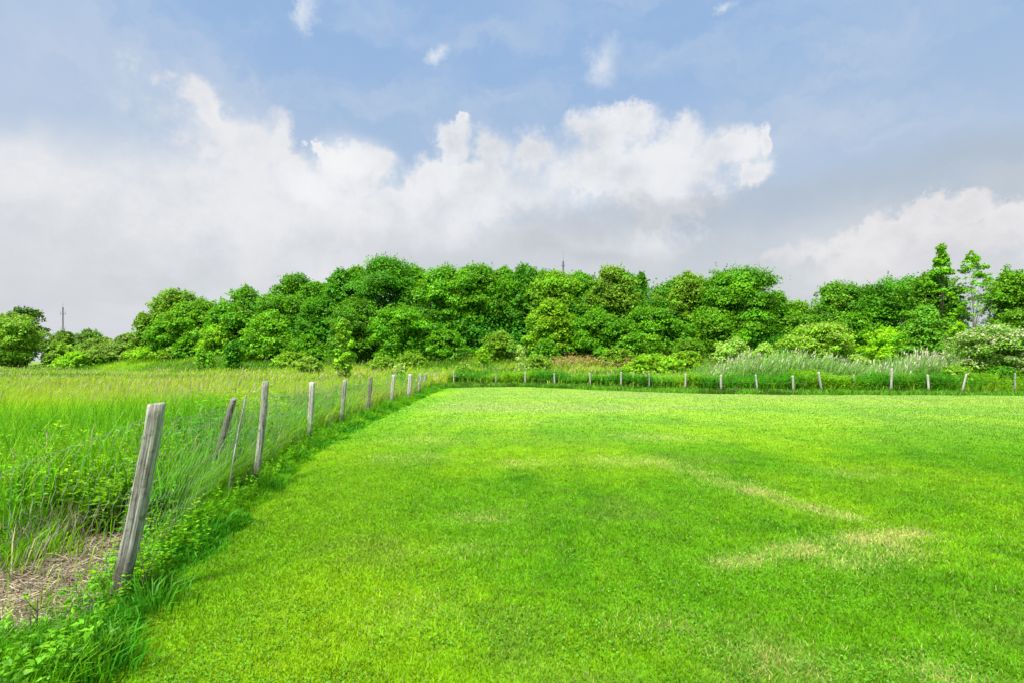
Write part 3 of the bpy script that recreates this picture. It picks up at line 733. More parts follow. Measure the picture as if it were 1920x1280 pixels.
def hexnet(p0, t0, p1, t1, cell, r, seed, h0=0.02, h1=0.92, bulge=0.06):
    """hexagonal wire netting hung between two leaning posts (feet p, tops t)"""
    rng = RS(seed); p0, t0, p1, t1 = map(np.array, (p0, t0, p1, t1))
    span = np.linalg.norm(p1 - p0); nx = max(2, int(span / cell)); hgt = np.linalg.norm(t0 - p0) * (h1 - h0); ny = max(2, int(hgt / (cell * 1.2)))
    ps = rng.uniform(0, 6.28, 4)
    def pt(i, j, dx=0.0):
        s = np.clip((i + dx) / nx, 0, 1); q = np.clip(j / (ny * 2.0), 0, 1)
        lo = p0 + (p1 - p0) * s[:, None]; hi = t0 + (t1 - t0) * s[:, None]
        sag = 0.07 * np.sin(np.pi * s) * q
        X = lo + (hi - lo) * (h0 + (h1 - h0) * q - sag)[:, None]
        w = bulge * np.sin(np.pi * s) * (np.sin(q * 5 + ps[0] + s * 4) + .6 * np.sin(s * 9 + ps[1] + q * 3))
        n = np.cross(p1 - p0, np.array([0, 0, 1.])); n = n / np.linalg.norm(n)
        return X + n[None] * w[:, None]
    A, B = [], []
    I = np.arange(nx + 1).astype(float)
    for j in range(ny):
        sh = 0.5 * (j % 2)
        A.append(pt(I, np.full(nx + 1, 2. * j), sh)); B.append(pt(I, np.full(nx + 1, 2. * j + 1), sh))           # twisted uprights
        sh2 = 0.5 * ((j + 1) % 2)
        A.append(pt(I, np.full(nx + 1, 2. * j + 1), sh)); B.append(pt(I, np.full(nx + 1, 2. * j + 2), sh2 if sh2 > sh else sh - .5 + 0.0 * sh2))
        A.append(pt(I, np.full(nx + 1, 2. * j + 1), sh)); B.append(pt(I, np.full(nx + 1, 2. * j + 2), sh + .5))
    ia = np.linspace(0, nx, 24)
    for q in (0.0, 2. * ny):
        a = pt(ia, np.full(24, q)); A.append(a[:-1]); B.append(a[1:])
    A = np.concatenate(A); B = np.concatenate(B)
    k = np.linalg.norm(B - A, axis=1) > 1e-4
    return wire_segments(A[k], B[k], r)

def gp(px, y, py=None): return np.array([at(px, y), y, float(tz(at(px, y), y))])
def build_fences():
    org = np.array([-4.0, 12.0, 0.0])
    root = empty('post_and_wire_fence', org)
    tag(root, 'row of weathered leaning wooden posts with sagging wire netting along the left lawn edge', 'fence')
    # px base, depth, px top, py top, radius, material
    tab = [(223, 3.42, 290, 757, .051, M_POST, 'thick weathered leaning post nearest the camera'),
           (480, 6.62, 492, 716, .039, M_POST, 'slim post with a dark rotten foot'),
           (576, 10.2, 585, 717, .050, M_POST_PALE, None),
           (638, 12.9, 646, 712, .050, M_POST, None),
           (687, 15.1, 695, 706, .052, M_POST_DARK, 'dark brown post'),
           (732, 18.9, 738, 702, .062, M_POST_PALE, None),
           (765, 21.4, 769, 701, .080, M_POST_PALE, None),
           (784, 24.8, 788, 700, .070, M_POST, None),
           (793, 28.2, 799, 699, .065, M_POST, None)]
    posts = []
    for i, (bx, y, tx, ty, r, m, lab) in enumerate(tab):
        b = gp(bx, y); t = np.array([at(tx, y), y + (0.06 if i else 0.0), zof(ty, y)])
        add_post(root, org, b, t, r, m, 200 + i, lab); posts.append((b, t))
    # rotten collar on the second post and a fallen-over netting pole
    b = gp(385, 6.0); b[0] -= .02; t = np.array([at(437, 5.9), 5.9, zof(748, 5.9)])
    add_post(root, org, b, t, .034, M_POST_DARK, 231, 'thin grey pole leaning far to the right')
    lean_pole = (b, t)
    b = gp(424, 5.6); t = np.array([at(462, 5.8), 5.8, zof(742, 5.8)])
    add_post(root, org, b, t, .009, M_POST, 232, 'pale thin stake')
    nets = []
    start = (np.array([-2.50, 1.2, 0.0]), np.array([-2.44, 1.2, 1.05]))
    chain = [start] + posts
    for i in range(len(chain) - 1):
        (p0, t0), (p1, t1) = chain[i], chain[i + 1]
        cell = .075 if i < 2 else (.07 if i < 5 else .10)
        off = np.array([-.07, 0, 0])
        nets.append(hexnet(p0 + off, t0 + off, p1 + off, t1 + off, cell, .0013 if i < 3 else .0014, 300 + i))
    # loose netting bunched round the leaning pole
    b, t = lean_pole
    for k, (dx, dy) in enumerate(((.0, -.05), (.05, .05), (-.06, .06))):
        o = np.array([dx, dy, 0]); nets.append(hexnet(b + o, t + o * 1.3, b + o + np.array([.20, .05, 0]), t + o + np.array([.17, .08, -.05]), .035, .0010, 330 + k, bulge=.05))
    V, P, C = join(nets); V = V - org
    mesh_obj('wire_netting', V, P, M_WIRE, root)

    org = np.array([10.0, 28.0, 0.0])
    root = empty('post_and_wire_fence', org)
    tag(root, 'line of thin pale posts along the far lawn edge in front of the nettles', 'fence')
    tab = [(818, 699, 818), (851, 694, 850), (930, 699, 930), (985, 697, 985), (1040, 699, 1039), (1107, 699, 1106), (1164, 697, 1165), (1217, 699, 1217), (1286, 700, 1285),
           (1352, 702, 1352), (1420, 702, 1417), (1487, 704, 1486), (1541, 697, 1534), (1561, 706, 1559), (1600, 702, 1601), (1670, 690, 1671), (1741, 702, 1742), (1803, 700, 1812), (1903, 700, 1903)]
    P0 = []
    rng = RS(77)
    for i, (bx, ty, tx) in enumerate(tab):
        x = np.linspace(-8, 40, 2000); y = far_y(x); k = np.argmin(np.abs(x / y - (bx - 960) / F)); Y = y[k] - .02
        if bx in (1561, 1600): Y += 0.5
        b = gp(bx, Y); t = np.array([at(tx, Y), Y + rng.normal() * .05, zof(ty, Y)])
        big = bx in (1670, 1352, 1541, 1487)
        m = [M_POST_PALE, M_POST_PALE, M_POST][rng.randint(3)] if not big else M_POST_PALE
        lab = {1803: 'pale post leaning to the right', 1670: 'tallest pale post of the line', 1541: 'pale post leaning to the left'}.get(bx)
        add_post(root, org, b, t, .058 if big else rng.uniform(.036, .05), m, 400 + i, lab); P0.append((b, t))
    for q in (.25, .6, .92):
        pts = []
        for (p0, t0), (p1, t1) in zip(P0[:-1], P0[1:]):
            sg = np.linspace(0, 1, 7)[:-1, None]; a = p0 + (t0 - p0) * q; b = p1 + (t1 - p1) * q
            w_ = a + (b - a) * sg; w_[:, 2] -= .05 * np.sin(np.pi * sg[:, 0]); pts.append(w_)
        pts = np.concatenate(pts + [b[None]]) - org
        V, P, C = tube(pts, np.full(len(pts), .0022), 4)
        mesh_obj('wire', V, P, M_WIRE, root)
build_fences()

# ------------------------------------------------------------------ radio masts far behind
def mast(px, y, ytop, ybot, w, label, arms):
    x = at(px, y); z0 = float(tz(x, y)); H = zof(ytop, y) - z0
    root = empty('radio_mast', (x, y, z0)); tag(root, label, 'mast')
    A, B = [], []
    n = int(H / (w * 1.6)); zs = np.linspace(0, H * .9, n + 1)
    cs = [np.array([math.cos(a), math.sin(a)]) * w * .5 for a in (0.5, 2.6, 4.7)]
    for k in range(n):
        for j in range(3):
            a = cs[j]; b = cs[(j + 1) % 3]
            A.append([*a, zs[k]]); B.append([*a, zs[k + 1]])
            A.append([*a, zs[k]]); B.append([*b, zs[k + 1]])
            A.append([*a, zs[k + 1]]); B.append([*b, zs[k + 1]])
    V, P, C = wire_segments(np.array(A), np.array(B), w * .10)
    mesh_obj('lattice_tower', V, P, M_MAST, root)
    V, P, C = tube([(0, 0, H * .88), (0, 0, H)], [w * .13, w * .06], 6)
    mesh_obj('whip_antenna', V, P, M_MAST, root)
    for (f, l) in arms:
        z = H * f
        V, P, C = join([tube([(-l, 0, z), (l, 0, z)], [w * .1, w * .1], 5), tube([(-l, 0, z - l * .5), (-l, 0, z + l * .8)], [w * .12, w * .12], 5),
                        tube([(l, 0, z - l * .5), (l, 0, z + l * .8)], [w * .12, w * .12], 5)])
        mesh_obj('antenna_arm', V, P, M_MAST, root)
mast(1056, 300, 470, 640, .85, 'tall dark lattice radio mast rising behind the middle of the wood', [(.86, .9), (.78, 1.2), (.70, .9)])
mast(118, 320, 566, 640, .75, 'slender grey radio mast above the far left hedge', [(.80, 1.6), (.55, 1.3)])

# ------------------------------------------------------------------ trees and shrubs
G_DK = alb(56, 140, 16); G_MD = alb(68, 150, 18); G_LT = alb(82, 166, 26); G_YL = alb(112, 178, 30); G_OL = alb(84, 152, 40); G_BL = alb(70, 148, 34); G_PALE = alb(178, 196, 110)
WG = 'trees of the wood behind the meadow'
def T(lab, px, hw, *a, **k): k.setdefault('group', WG); return tree('deciduous_tree', lab, 'tree', px, hw * 1.42, *a, **k)
# -- wood, left to right (back row first where hidden)
T('small grey-green tree at the left end of the wood, next to the low hedge', 272, 17, 592, 84, G_OL, 'dome', 1)
T('olive domed tree, tallest of the left end of the wood', 322, 33, 549, 86, G_OL, 'round', 2, foot=.1)
T('low dense mid-green tree in front of the olive dome', 326, 38, 590, 80, G_MD, 'dome', 3)
T('bright round green tree just right of the olive dome', 385, 42, 566, 79, G_LT, 'dome', 4, k=.9)
T('thin-topped tree with sky showing through its tip, left third of the wood', 458, 36, 542, 80, G_MD, 'egg', 5, dens=.6, foot=.1, spr=1.2)
T('dark leafy tree below the thin-topped tree', 440, 44, 575, 76, G_MD, 'dome', 6)
T('narrow tree between the thin-topped tree and the domed mid-green one', 508, 34, 557, 79, G_DK, 'dome', 7)
T('domed mid-green tree right of the thin-topped tree', 562, 46, 524, 77, G_MD, 'dome', 8)
T('lower tree filling the gap left of the tallest tree', 605, 36, 562, 70, G_DK, 'dome', 9)
T('slim dark tree leaning on the left side of the tallest tree', 636, 34, 511, 72, G_DK, 'egg', 10)
T('tallest broad dark green tree of the wood', 718, 66, 493, 70, G_DK, 'dome', 11, spr=1.6)
T('bright green tree bulging forward under the tallest tree', 672, 44, 566, 62, G_MD, 'dome', 12, k=.8)
T('bright round-headed tree right of the forward bulging one', 742, 42, 578, 61, G_MD, 'dome', 13, k=1.1)
T('layered broad tree immediately right of the tallest tree', 830, 56, 508, 68, G_MD, 'dome', 14, flat=.6)
T('broad layered dark tree in the middle of the wood', 906, 54, 505, 67, G_MD, 'dome', 115, flat=.6)
T('dark spiky-topped tree left of the radio mast', 978, 42, 503, 68, G_DK, 'egg', 16, spr=2.0)
T('yellowish green tree directly under the radio mast', 1050, 50, 519, 66, alb(84, 160, 28), 'dome', 17)
T('low yellow-leaved tree in front of the tree under the mast', 1038, 34, 566, 61, G_YL, 'egg', 18, k=.85)
T('mid-green tree right of the mast with a flat top', 1102, 34, 522, 66, G_MD, 'dome', 19)
T('feathery pale birch-like tree right of the mast', 1152, 42, 506, 64, G_OL, 'egg', 20, spr=1.6, var=.2, foot=.06)
T('thin dark pointed tree behind the birch-like tree', 1206, 22, 514, 68, G_DK, 'cone', 21, spr=1.5)
T('low bushy tree in front of the birch-like tree', 1120, 44, 588, 60, G_MD, 'dome', 22)
T('small tree right of the thin pointed tree', 1238, 32, 546, 66, G_BL, 'egg', 23, dens=.7, spr=2)
T('tall loose birch-like tree left of the big maple-shaped tree', 1294, 36, 518, 63, G_OL, 'egg', 24, dens=.8, spr=1.6, foot=.06)
T('dark leafy tree below the loose birch-like trees', 1222, 48, 580, 60, G_MD, 'dome', 25)
T('big wide maple-shaped tree at the right end of the wood', 1388, 66, 512, 60, G_MD, 'dome', 26, flat=.62, spr=1.5)
T('small bright tree at the foot of the big maple-shaped tree', 1330, 34, 592, 57, G_LT, 'dome', 27, k=.85)
T('low tree in the dip right of the big maple-shaped tree', 1488, 48, 572, 64, G_LT, 'dome', 28, k=.85)
T('blue-green tree with a flat dome above the broad rounded shrub', 1576, 52, 540, 60, G_BL, 'dome', 29)
T('low green tree behind the broad rounded shrub, right side', 1606, 38, 592, 55, G_MD, 'dome', 30)
T('dark green tree left of the poplars', 1672, 56, 528, 56, G_DK, 'round', 31, foot=.14, dens=.85)
T('tree with grey-green leaves standing close to the left poplar', 1738, 40, 516, 48, G_BL, 'dome', 32)
T('bushy tree at the right edge of the photo', 1905, 42, 518, 46, G_LT, 'dome', 33, k=.8)
T('low dark tree behind the bare-stemmed poplar', 1850, 48, 618, 50, G_DK, 'dome', 36)
tree('poplar_tree', 'tall narrow poplar with the highest tip, left of the bare-stemmed one', 'tree', 1764, 52, 461, 46, G_LT, 'cone', 34, nb=90, dens=.26, foot=.2, spr=1.4, rb=.30, fill=.02, nl=30, stem_r=.075, group='poplars at the right')
tree('poplar_tree', 'airy poplar with a bare pale stem and sky showing through its leaves', 'tree', 1824, 72, 468, 45, G_LT, 'cone', 35, nb=110, dens=.13, foot=.24, spr=1.2, rb=.27, fill=.02, nl=40, bark=M_PALEBARK, stem_r=.055, group='poplars at the right')
tree('poplar_tree', 'thin wispy young poplar at the far right with a sparse top', 'tree', 1886, 16, 500, 48, G_BL, 'cone', 37, nb=50, dens=.12, foot=.35, spr=.8, rb=.24, fill=0, nl=24, bark=M_PALEBARK, stem_r=.06, group='poplars at the right')
# -- rear row, seen only where it closes the skyline between the front crowns
RG = 'rear row of the wood showing between the front crowns'
for i, (px, hw, yt, c_, lab) in enumerate([
        (598, 34, 534, G_MD, 'rear tree closing the skyline gap left of the slim dark tree'),
        (676, 30, 505, G_MD, 'rear tree between the slim dark tree and the tallest tree'),
        (778, 36, 505, G_MD, 'rear tree between the tallest tree and the layered one right of it'),
        (868, 34, 507, G_DK, 'rear tree between the two layered trees in the middle of the wood'),
        (942, 34, 506, G_MD, 'rear tree left of the dark spiky-topped tree'),
        (1014, 34, 510, G_DK, 'rear tree between the spiky-topped tree and the tree under the mast'),
        (1080, 34, 516, G_MD, 'rear tree just right of the tall radio mast'),
        (1180, 36, 519, G_DK, 'rear tree between the birch-like tree and the thin pointed tree'),
        (1262, 36, 530, G_MD, 'rear tree left of the loose birch-like tree'),
        (1338, 36, 530, G_MD, 'rear tree between the loose birch-like tree and the big maple-shaped tree'),
        (1452, 34, 552, G_MD, 'rear tree on the falling right shoulder of the big maple-shaped tree'),
        (1625, 36, 548, G_MD, 'rear tree between the blue-green dome and the dark green tree by the poplars')]):
    T(lab, px, hw, yt, 74 if px < 1400 else 64, c_, 'dome', 130 + i, group=RG, dens=.8)
# -- left edge
tree('deciduous_tree', 'round grey-green tree at the left edge of the field', 'tree', 30, 52, 596, 92, alb(116, 166, 60), 'round', 40, foot=.04)
tree('deciduous_tree', 'dark tree peeping up behind the round tree at the left edge', 'tree', 46, 34, 581, 104, alb(52, 108, 30), 'round', 41, foot=.2)
HG = 'hedge shrubs on the far left slope'
def S(*a, **k): return tree('shrub', *a[:1], 'shrub', *a[1:], trunk=False, **k)
S('low dark hedge shrub under the left radio mast', 122, 34, 626, 100, alb(78, 140, 48), 'mound', 50, group=HG)
S('flat-topped dark hedge shrub right of the left radio mast', 168, 32, 622, 99, alb(72, 138, 46), 'mound', 51, group=HG)
S('olive hedge shrub in front of the left radio mast', 110, 34, 645, 94, alb(112, 160, 50), 'mound', 52, group=HG)
S('grey-green spreading hedge shrub in the middle of the left slope', 185, 42, 637, 92, alb(98, 150, 62), 'mound', 53, group=HG)
S('blue-green hedge shrub where the slope meets the wood', 236, 30, 630, 90, alb(84, 142, 66), 'mound', 54, group=HG)
S('brownish bramble mound on the left slope', 205, 52, 646, 86, alb(150, 158, 76), 'mound', 55, group=HG)
S('low yellow-green bramble in front of the brownish mound', 150, 44, 662, 84, alb(140, 186, 40), 'mound', 56, group=HG)
S('low bright bramble between the brownish mound and the wood', 285, 50, 652, 80, alb(132, 184, 40), 'mound', 57, group=HG)
# -- shrubs in front of the wood
S('yellow-green bush with a dark hollow at the foot of the left trees', 402, 30, 614, 73, alb(98, 178, 34), 'mound', 60, k=1.0)
S('small dark green bush left of the yellow-green bush', 348, 24, 634, 75, G_MD, 'mound', 61)
S('large bright domed bush at the front of the wood, left', 510, 46, 590, 66, G_LT, 'dome', 62, k=.95)
S('low dark bush between the domed bush and the forward trees', 580, 36, 632, 64, G_MD, 'mound', 63)
S('small round dark bush alone in the meadow', 437, 19, 643, 57, alb(56, 142, 26), 'dome', 64, spr=.7)
S('low dark bush at the foot of the layered trees', 830, 44, 622, 60, G_MD, 'mound', 65)
S('olive bush at the foot of the middle trees', 940, 34, 624, 58, G_OL, 'mound', 66)
S('tiny yellow bush in front of the olive bush', 905, 12, 653, 54, G_YL, 'dome', 67, spr=.6)
S('dark spreading bush under the birch-like tree', 1185, 42, 628, 57, G_MD, 'mound', 68)
S('low green bush right of the olive bush', 1020, 30, 640, 57, G_MD, 'mound', 69)
S('flat dark bush left of the pale willow shrub', 1290, 40, 640, 53, alb(70, 140, 30), 'mound', 70)
S('green hummock of brambles above the far fence', 1215, 62, 666, 46, alb(104, 180, 34), 'mound', 71)
S('pale grey-green willow shrub behind the reeds', 1378, 38, 640, 46, alb(158, 186, 96), 'mound', 72, spr=1.2)
S('small pale willow shrub next to the broad rounded shrub', 1432, 26, 648, 45, alb(164, 188, 92), 'mound', 73, spr=2)
S('broad rounded pale green shrub behind the reeds', 1528, 78, 610, 40, alb(104, 170, 44), 'dome', 74, tipcol=alb(186, 208, 110), tipf=.3, spr=1.5)
S('yellow-leaved shrub between the broad rounded shrub and the poplars', 1664, 54, 622, 44, alb(150, 188, 22), 'mound', 75, spr=1.5)
S('tall dense green bush in front of the left poplar', 1735, 44, 580, 41, alb(74, 156, 44), 'dome', 76)
S('small yellow-green bush left of the bare poplar stem', 1795, 22, 608, 43, alb(150, 186, 36), 'dome', 77)
tree('flowering_shrub', 'large cream-flowering shrub at the right edge, just behind the fence', 'shrub', 1852, 84, 614, 29.5, alb(82, 156, 50), 'dome', 78, trunk=False, tipcol=alb(232, 232, 186), tipf=.55, spr=1.5, rb=.55, ls=.12)
S('leafy bush below the cream-flowering shrub', 1790, 34, 688, 28.2, alb(92, 172, 40), 'mound', 79, tipcol=alb(196, 208, 120), tipf=.25, ls=.11)
S('green bush at the far right behind the last post', 1880, 40, 690, 27.8, alb(60, 146, 30), 'mound', 80, ls=.11)
S('tuft of grey-leaved shrub in the meadow near the corner of the fences', 750, 16, 684, 42, alb(170, 190, 110), 'mound', 81, spr=.6)
S('dark low shrub behind the corner of the fences', 873, 22, 682, 41, alb(100, 160, 60), 'mound', 82, spr=.6)
SG = 'low scrub on the slope below the wood'
S('low light-green scrub just below the large domed bush', 545, 40, 662, 60, alb(118, 190, 50), 'mound', 101, group=SG, k=.72, spr=.6)
S('pale scrub mound left of the slender meadow sapling', 578, 28, 670, 52, alb(140, 190, 70), 'mound', 102, group=SG, k=.72, spr=.6)
S('grassy green scrub right of the slender meadow sapling', 722, 30, 671, 54, alb(120, 188, 60), 'mound', 103, group=SG, k=.72, spr=.6)
S('low scrub right below the two forward bulging trees', 775, 34, 664, 55, alb(104, 178, 44), 'mound', 104, group=SG, k=.72, spr=.6)
S('small scrub mound beside the brownish bracken, on its left', 1005, 30, 668, 50, alb(118, 186, 56), 'mound', 105, group=SG, k=.72, spr=.6)
S('bright scrub at the right end of the bracken', 1285, 44, 660, 49, alb(112, 186, 40), 'mound', 106, group=SG, k=.72, spr=.6)
S('light-green scrub at the foot of the dark bush under the birch-like tree', 1150, 40, 655, 54, alb(108, 180, 46), 'mound', 107, group=SG, k=.72, spr=.6)
S('low scrub between the yellow-green bush and the large domed bush', 455, 30, 652, 66, alb(112, 184, 44), 'mound', 108, group=SG, k=.72, spr=.6)
S('light scrub at the left foot of the wood', 330, 40, 652, 76, alb(116, 184, 46), 'mound', 109, group=SG, k=.72, spr=.6)
# -- saplings
tree('sapling', 'slender upright young tree alone in the meadow, left of centre', 'sapling', 645, 20, 600, 38, alb(100, 182, 50), 'egg', 90, rb=.17, nb=70, dens=.9, spr=.8, stem_r=.035, foot=.03, flat=1.0, fill=.1, nl=24)
tree('sapling', 'tiny sapling left of the small round dark bush', 'sapling', 377, 9, 652, 58, alb(90, 176, 46), 'column', 91, rb=.2, spr=.4, stem_r=.03)
tree('sapling', 'thin pale half-bare sapling behind the far fence', 'sapling', 976, 13, 650, 40, alb(176, 188, 110), 'egg', 92, rb=.16, nb=40, dens=.2, spr=.3, fill=0, nl=20, stem_r=.028, bark=M_PALEBARK, foot=.25)
tree('sapling', 'very small bush-like sapling near the wood, left', 'sapling', 395, 8, 662, 60, alb(90, 176, 46), 'egg', 93, rb=.2, spr=.3, stem_r=.03)
# dead brushwood clump at the far lawn edge
def dead_plant(name, label, cat, x, y, h, n, seed, spread=.5, mat=M_TWIG, r=.006):
    rng = RS(seed); z = float(tz(x, y)); root = empty(name, (x, y, z)); tag(root, label, cat)
    main, side = [], []
    for i in range(n):
        a = rng.uniform(0, 6.28); l = rng.uniform(.1, 1) * spread * h; e = np.array([math.cos(a) * l, math.sin(a) * l, h * rng.uniform(.65, 1.0)])
        b = np.array([rng.normal() * .03, rng.normal() * .03, -.05]); m = (b + e) / 2 + rng.normal(size=3) * h * .05
        main.append(tube([b, m, e], [r, r * .75, r * .35], 5))
        for j in range(5):
            f = rng.uniform(.35, .95); p = m + (e - m) * ((f - .5) * 2) if f > .5 else b + (m - b) * f * 2
            q = p + unit(rng.normal(size=3) * np.array([1, 1, .6]) + np.array([0, 0, .5])) * h * rng.uniform(.12, .32)
            side.append(tube([p, (p + q) / 2 + rng.normal(size=3) * .01, q], [r * .5, r * .4, r * .2], 4))
    V, P, C = join(main + side); mesh_obj('stems', V, P, mat, root)
M_STRAW = plain_mat('dry_straw_stem', (0.36, 0.29, 0.19), .9, 0, 25)
dead_plant('dead_shrub', 'dark dead plant with bare forked twigs standing in the weeds at the left', 'dead plant', at(118, 5.6), 5.6, .95, 3, 501, .28, M_TWIG, .011)
dead_plant('dead_shrub', 'pale dry stalks at the left edge of the weeds', 'dead plant', at(48, 5.3), 5.3, .86, 4, 502, .35, M_STRAW, .006)
dead_plant('dead_shrub', 'dark bare stem rising from the grass at the lower left corner', 'dead plant', at(52, 2.75), 2.75, .36, 2, 503, .25, M_TWIG, .006)
dead_plant('dead_shrub', 'thin brown stem close beside the nearest post', 'dead plant', at(268, 3.5), 3.5, .46, 2, 504, .4, M_TWIG, .0045)
dead_plant('brushwood_clump', 'small brown clump of dead brushwood at the far lawn edge', 'brushwood', at(1383, 26.6), 26.6, .34, 16, 505, 1.4, M_TWIG, .012)
dead_plant('dead_shrub', 'tangle of pale dry twigs behind the straw patch', 'dead plant', at(90, 4.7), 4.7, .42, 8, 506, .9, M_STRAW, .005)

# grass tuft with broad arching blades at the foot of the nearest post
def tuft(px, y, n, h, seed, label, c):
    rng = RS(seed); x = at(px, y)
    root = None
    r = rng.rayleigh(.09, n); a = rng.uniform(0, 6.28, n)
    P = np.stack([r * np.cos(a), r * np.sin(a), np.full(n, -.02)], 1)
    l = rng.uniform(.2, 1.0, n); b = a + rng.normal(size=n) * .5
    cc = 1.4 * c * np.clip(1 + rng.normal(size=(n, 1)) * .2, .5, 1.6)
    V, Q, C = blades(P, h * rng.uniform(.5, 1.2, n), rng.uniform(.006, .014, n), np.stack([np.cos(b) * l, np.sin(b) * l], 1), cc * .6, cc, rng, 2)
    o = mesh_obj('grass_tuft', V, Q, M_GRASS, None, C); o.location = (x, y, float(tz(x, y)))
    tag(o, label, 'grass tuft', 'grass tufts along the fence')
tuft(285, 3.3, 130, .24, 601, 'big tuft of broad arching grass at the foot of the nearest post', alb(92, 184, 26))
tuft(365, 4.55, 120, .24, 602, 'dark green grass tuft on the lawn edge, first beyond the nearest post', alb(80, 176, 24))
tuft(500, 6.3, 110, .22, 603, 'grass tuft at the foot of the slim post with the rotten foot', alb(84, 176, 24))
tuft(590, 9.4, 110, .26, 604, 'grass tuft on the lawn edge in front of the third post', alb(80, 172, 24))
tuft(190, 2.6, 120, .22, 605, 'tuft of broad grass between the nearest post and the bottom of the photo', alb(84, 180, 26))

# ------------------------------------------------------------------ sky
def build_world():
    w = bpy.data.worlds.new('World'); sc.world = w; w.use_nodes = True
    t = w.node_tree; N = t.nodes; L = t.links; N.clear()
    out = N.new('ShaderNodeOutputWorld'); bg = N.new('ShaderNodeBackground'); bg.inputs['Strength'].default_value = SKY_S
    sky = N.new('ShaderNodeTexSky'); sky.sky_type = 'NISHITA'; sky.sun_disc = False
    sky.sun_elevation = SUN_EL; sky.sun_rotation = SUN_AZ; sky.altitude = 0; sky.air_density = 1.0; sky.dust_density = 1.0; sky.ozone_density = 1.0
    # ---- node shorthands
    def math_(op, a, b=None, c=None, clamp=False, tree=t):
        n = tree.nodes.new('ShaderNodeMath'); n.operation = op; n.use_clamp = clamp
        for i, v in enumerate((a, b, c)):
            if v is None: continue
            if isinstance(v, (int, float)): n.inputs[i].default_value = v
            else: tree.links.new(v, n.inputs[i])
        return n.outputs[0]
    def vmath(op, a, b=None, c=None, tree=t):
        n = tree.nodes.new('ShaderNodeVectorMath'); n.operation = op
        for i, v in enumerate((a, b, c)):
            if v is None: continue
            if isinstance(v, (tuple, list)): n.inputs[i].default_value = v
            else: tree.links.new(v, n.inputs[i])
        return n.outputs['Value'] if op == 'LENGTH' else n.outputs[0]
    def ramp(v, a, b, lo=0., hi=1.):
        n = N.new('ShaderNodeMapRange'); n.interpolation_type = 'SMOOTHSTEP'
        n.inputs[1].default_value = a; n.inputs[2].default_value = b; n.inputs[3].default_value = lo; n.inputs[4].default_value = hi
        L.new(v, n.inputs[0]); return n.outputs[0]
    def noise(vec, scale, detail=6, rough=.55, col=False, tree=t):
        n = tree.nodes.new('ShaderNodeTexNoise'); n.inputs['Scale'].default_value = scale; n.inputs['Detail'].default_value = detail
        n.inputs['Roughness'].default_value = rough; tree.links.new(vec, n.inputs['Vector'])
        return n.outputs['Color' if col else 'Fac']
    def mixc(f, a, b):
        n = N.new('ShaderNodeMix'); n.data_type = 'RGBA'
        for i, v in ((0, f), (6, a), (7, b)):
            if isinstance(v, (int, float)): n.inputs[i].default_value = v
            elif isinstance(v, (tuple, list, np.ndarray)): n.inputs[i].default_value = (*[float(q) for q in v], 1)
            else: L.new(v, n.inputs[i])
        return n.outputs[2]
    tc = N.new('ShaderNodeTexCoord'); D = tc.outputs['Generated']
    sep = N.new('ShaderNodeSeparateXYZ'); L.new(D, sep.inputs[0]); X, Y, Z = sep.outputs
    az = math_('ARCTAN2', X, Y); hyp = math_('SQRT', math_('ADD', math_('MULTIPLY', X, X), math_('MULTIPLY', Y, Y)))
    el = math_('ARCTAN2', Z, hyp)
    cb = N.new('ShaderNodeCombineXYZ'); L.new(az, cb.inputs[0]); L.new(el, cb.inputs[1]); Q = cb.outputs[0]
    def ang(px, py):
        u = (px - 960) / F; v = (HZ - py) / F
        return math.atan(u), math.atan(v / math.hypot(1, u))
    def field(vec, blobs, sm=.25):
        """union of soft ellipses in azimuth/elevation; 1 in the middle, 0 on the rim"""
        d = None
        for (cx, cy, rx, ry) in blobs:
            a, e = ang(cx, cy); a1, _ = ang(cx + rx, cy); a0, _ = ang(cx - rx, cy); _, e1 = ang(cx, cy - ry); _, e0 = ang(cx, cy + ry)
            ra = (a1 - a0) / 2; re = (e1 - e0) / 2
            l = vmath('LENGTH', vmath('MULTIPLY_ADD', vec, (1 / ra, 1 / re, 0), (-a / ra, -e / re, 0)))
            if d is None: d = l
            else:
                n = N.new('ShaderNodeMath'); n.operation = 'SMOOTH_MIN'; L.new(d, n.inputs[0]); L.new(l, n.inputs[1]); n.inputs[2].default_value = sm; d = n.outputs[0]
        return math_('SUBTRACT', 1.0, d)
    k = 1.0 / SKY_S
    def C(r, g, b, m=1.0): return tuple(lin(r, g, b) * k * m * SKY_K)
    # shared turbulence: broad billows, small crumbs
    N1 = noise(D, 4.6, 6, .62, True); N2 = noise(vmath('ADD', D, (3.7, 1.3, .4)), 17., 5, .68, True)
    d1 = vmath('SUBTRACT', N1, (.5, .5, .5)); d2 = vmath('SUBTRACT', N2, (.5, .5, .5))
    def wq(a1, a2): return vmath('MULTIPLY_ADD', d2, (a2, a2, 0), vmath('MULTIPLY_ADD', d1, (a1, a1 * .85, 0), Q))
    s1 = N.new('ShaderNodeSeparateColor'); L.new(N1, s1.inputs[0]); nA, nB, nC = s1.outputs
    s2 = N.new('ShaderNodeSeparateColor'); L.new(N2, s2.inputs[0]); fA, fB, fC = s2.outputs
    def addn(v, *terms):
        for (n, k_) in terms: v = math_('MULTIPLY_ADD', math_('SUBTRACT', n, .5), k_, v)
        return v
    def billow(vec, off=None):
        p = vec if off is None else vmath('ADD', vec, off)
        n = N.new('ShaderNodeTexNoise'); n.noise_type = 'RIDGED_MULTIFRACTAL'; n.normalize = True
        n.inputs['Scale'].default_value = 7.5; n.inputs['Detail'].default_value = 5.; n.inputs['Roughness'].default_value = .52
        L.new(p, n.inputs['Vector']); return n.outputs['Fac']
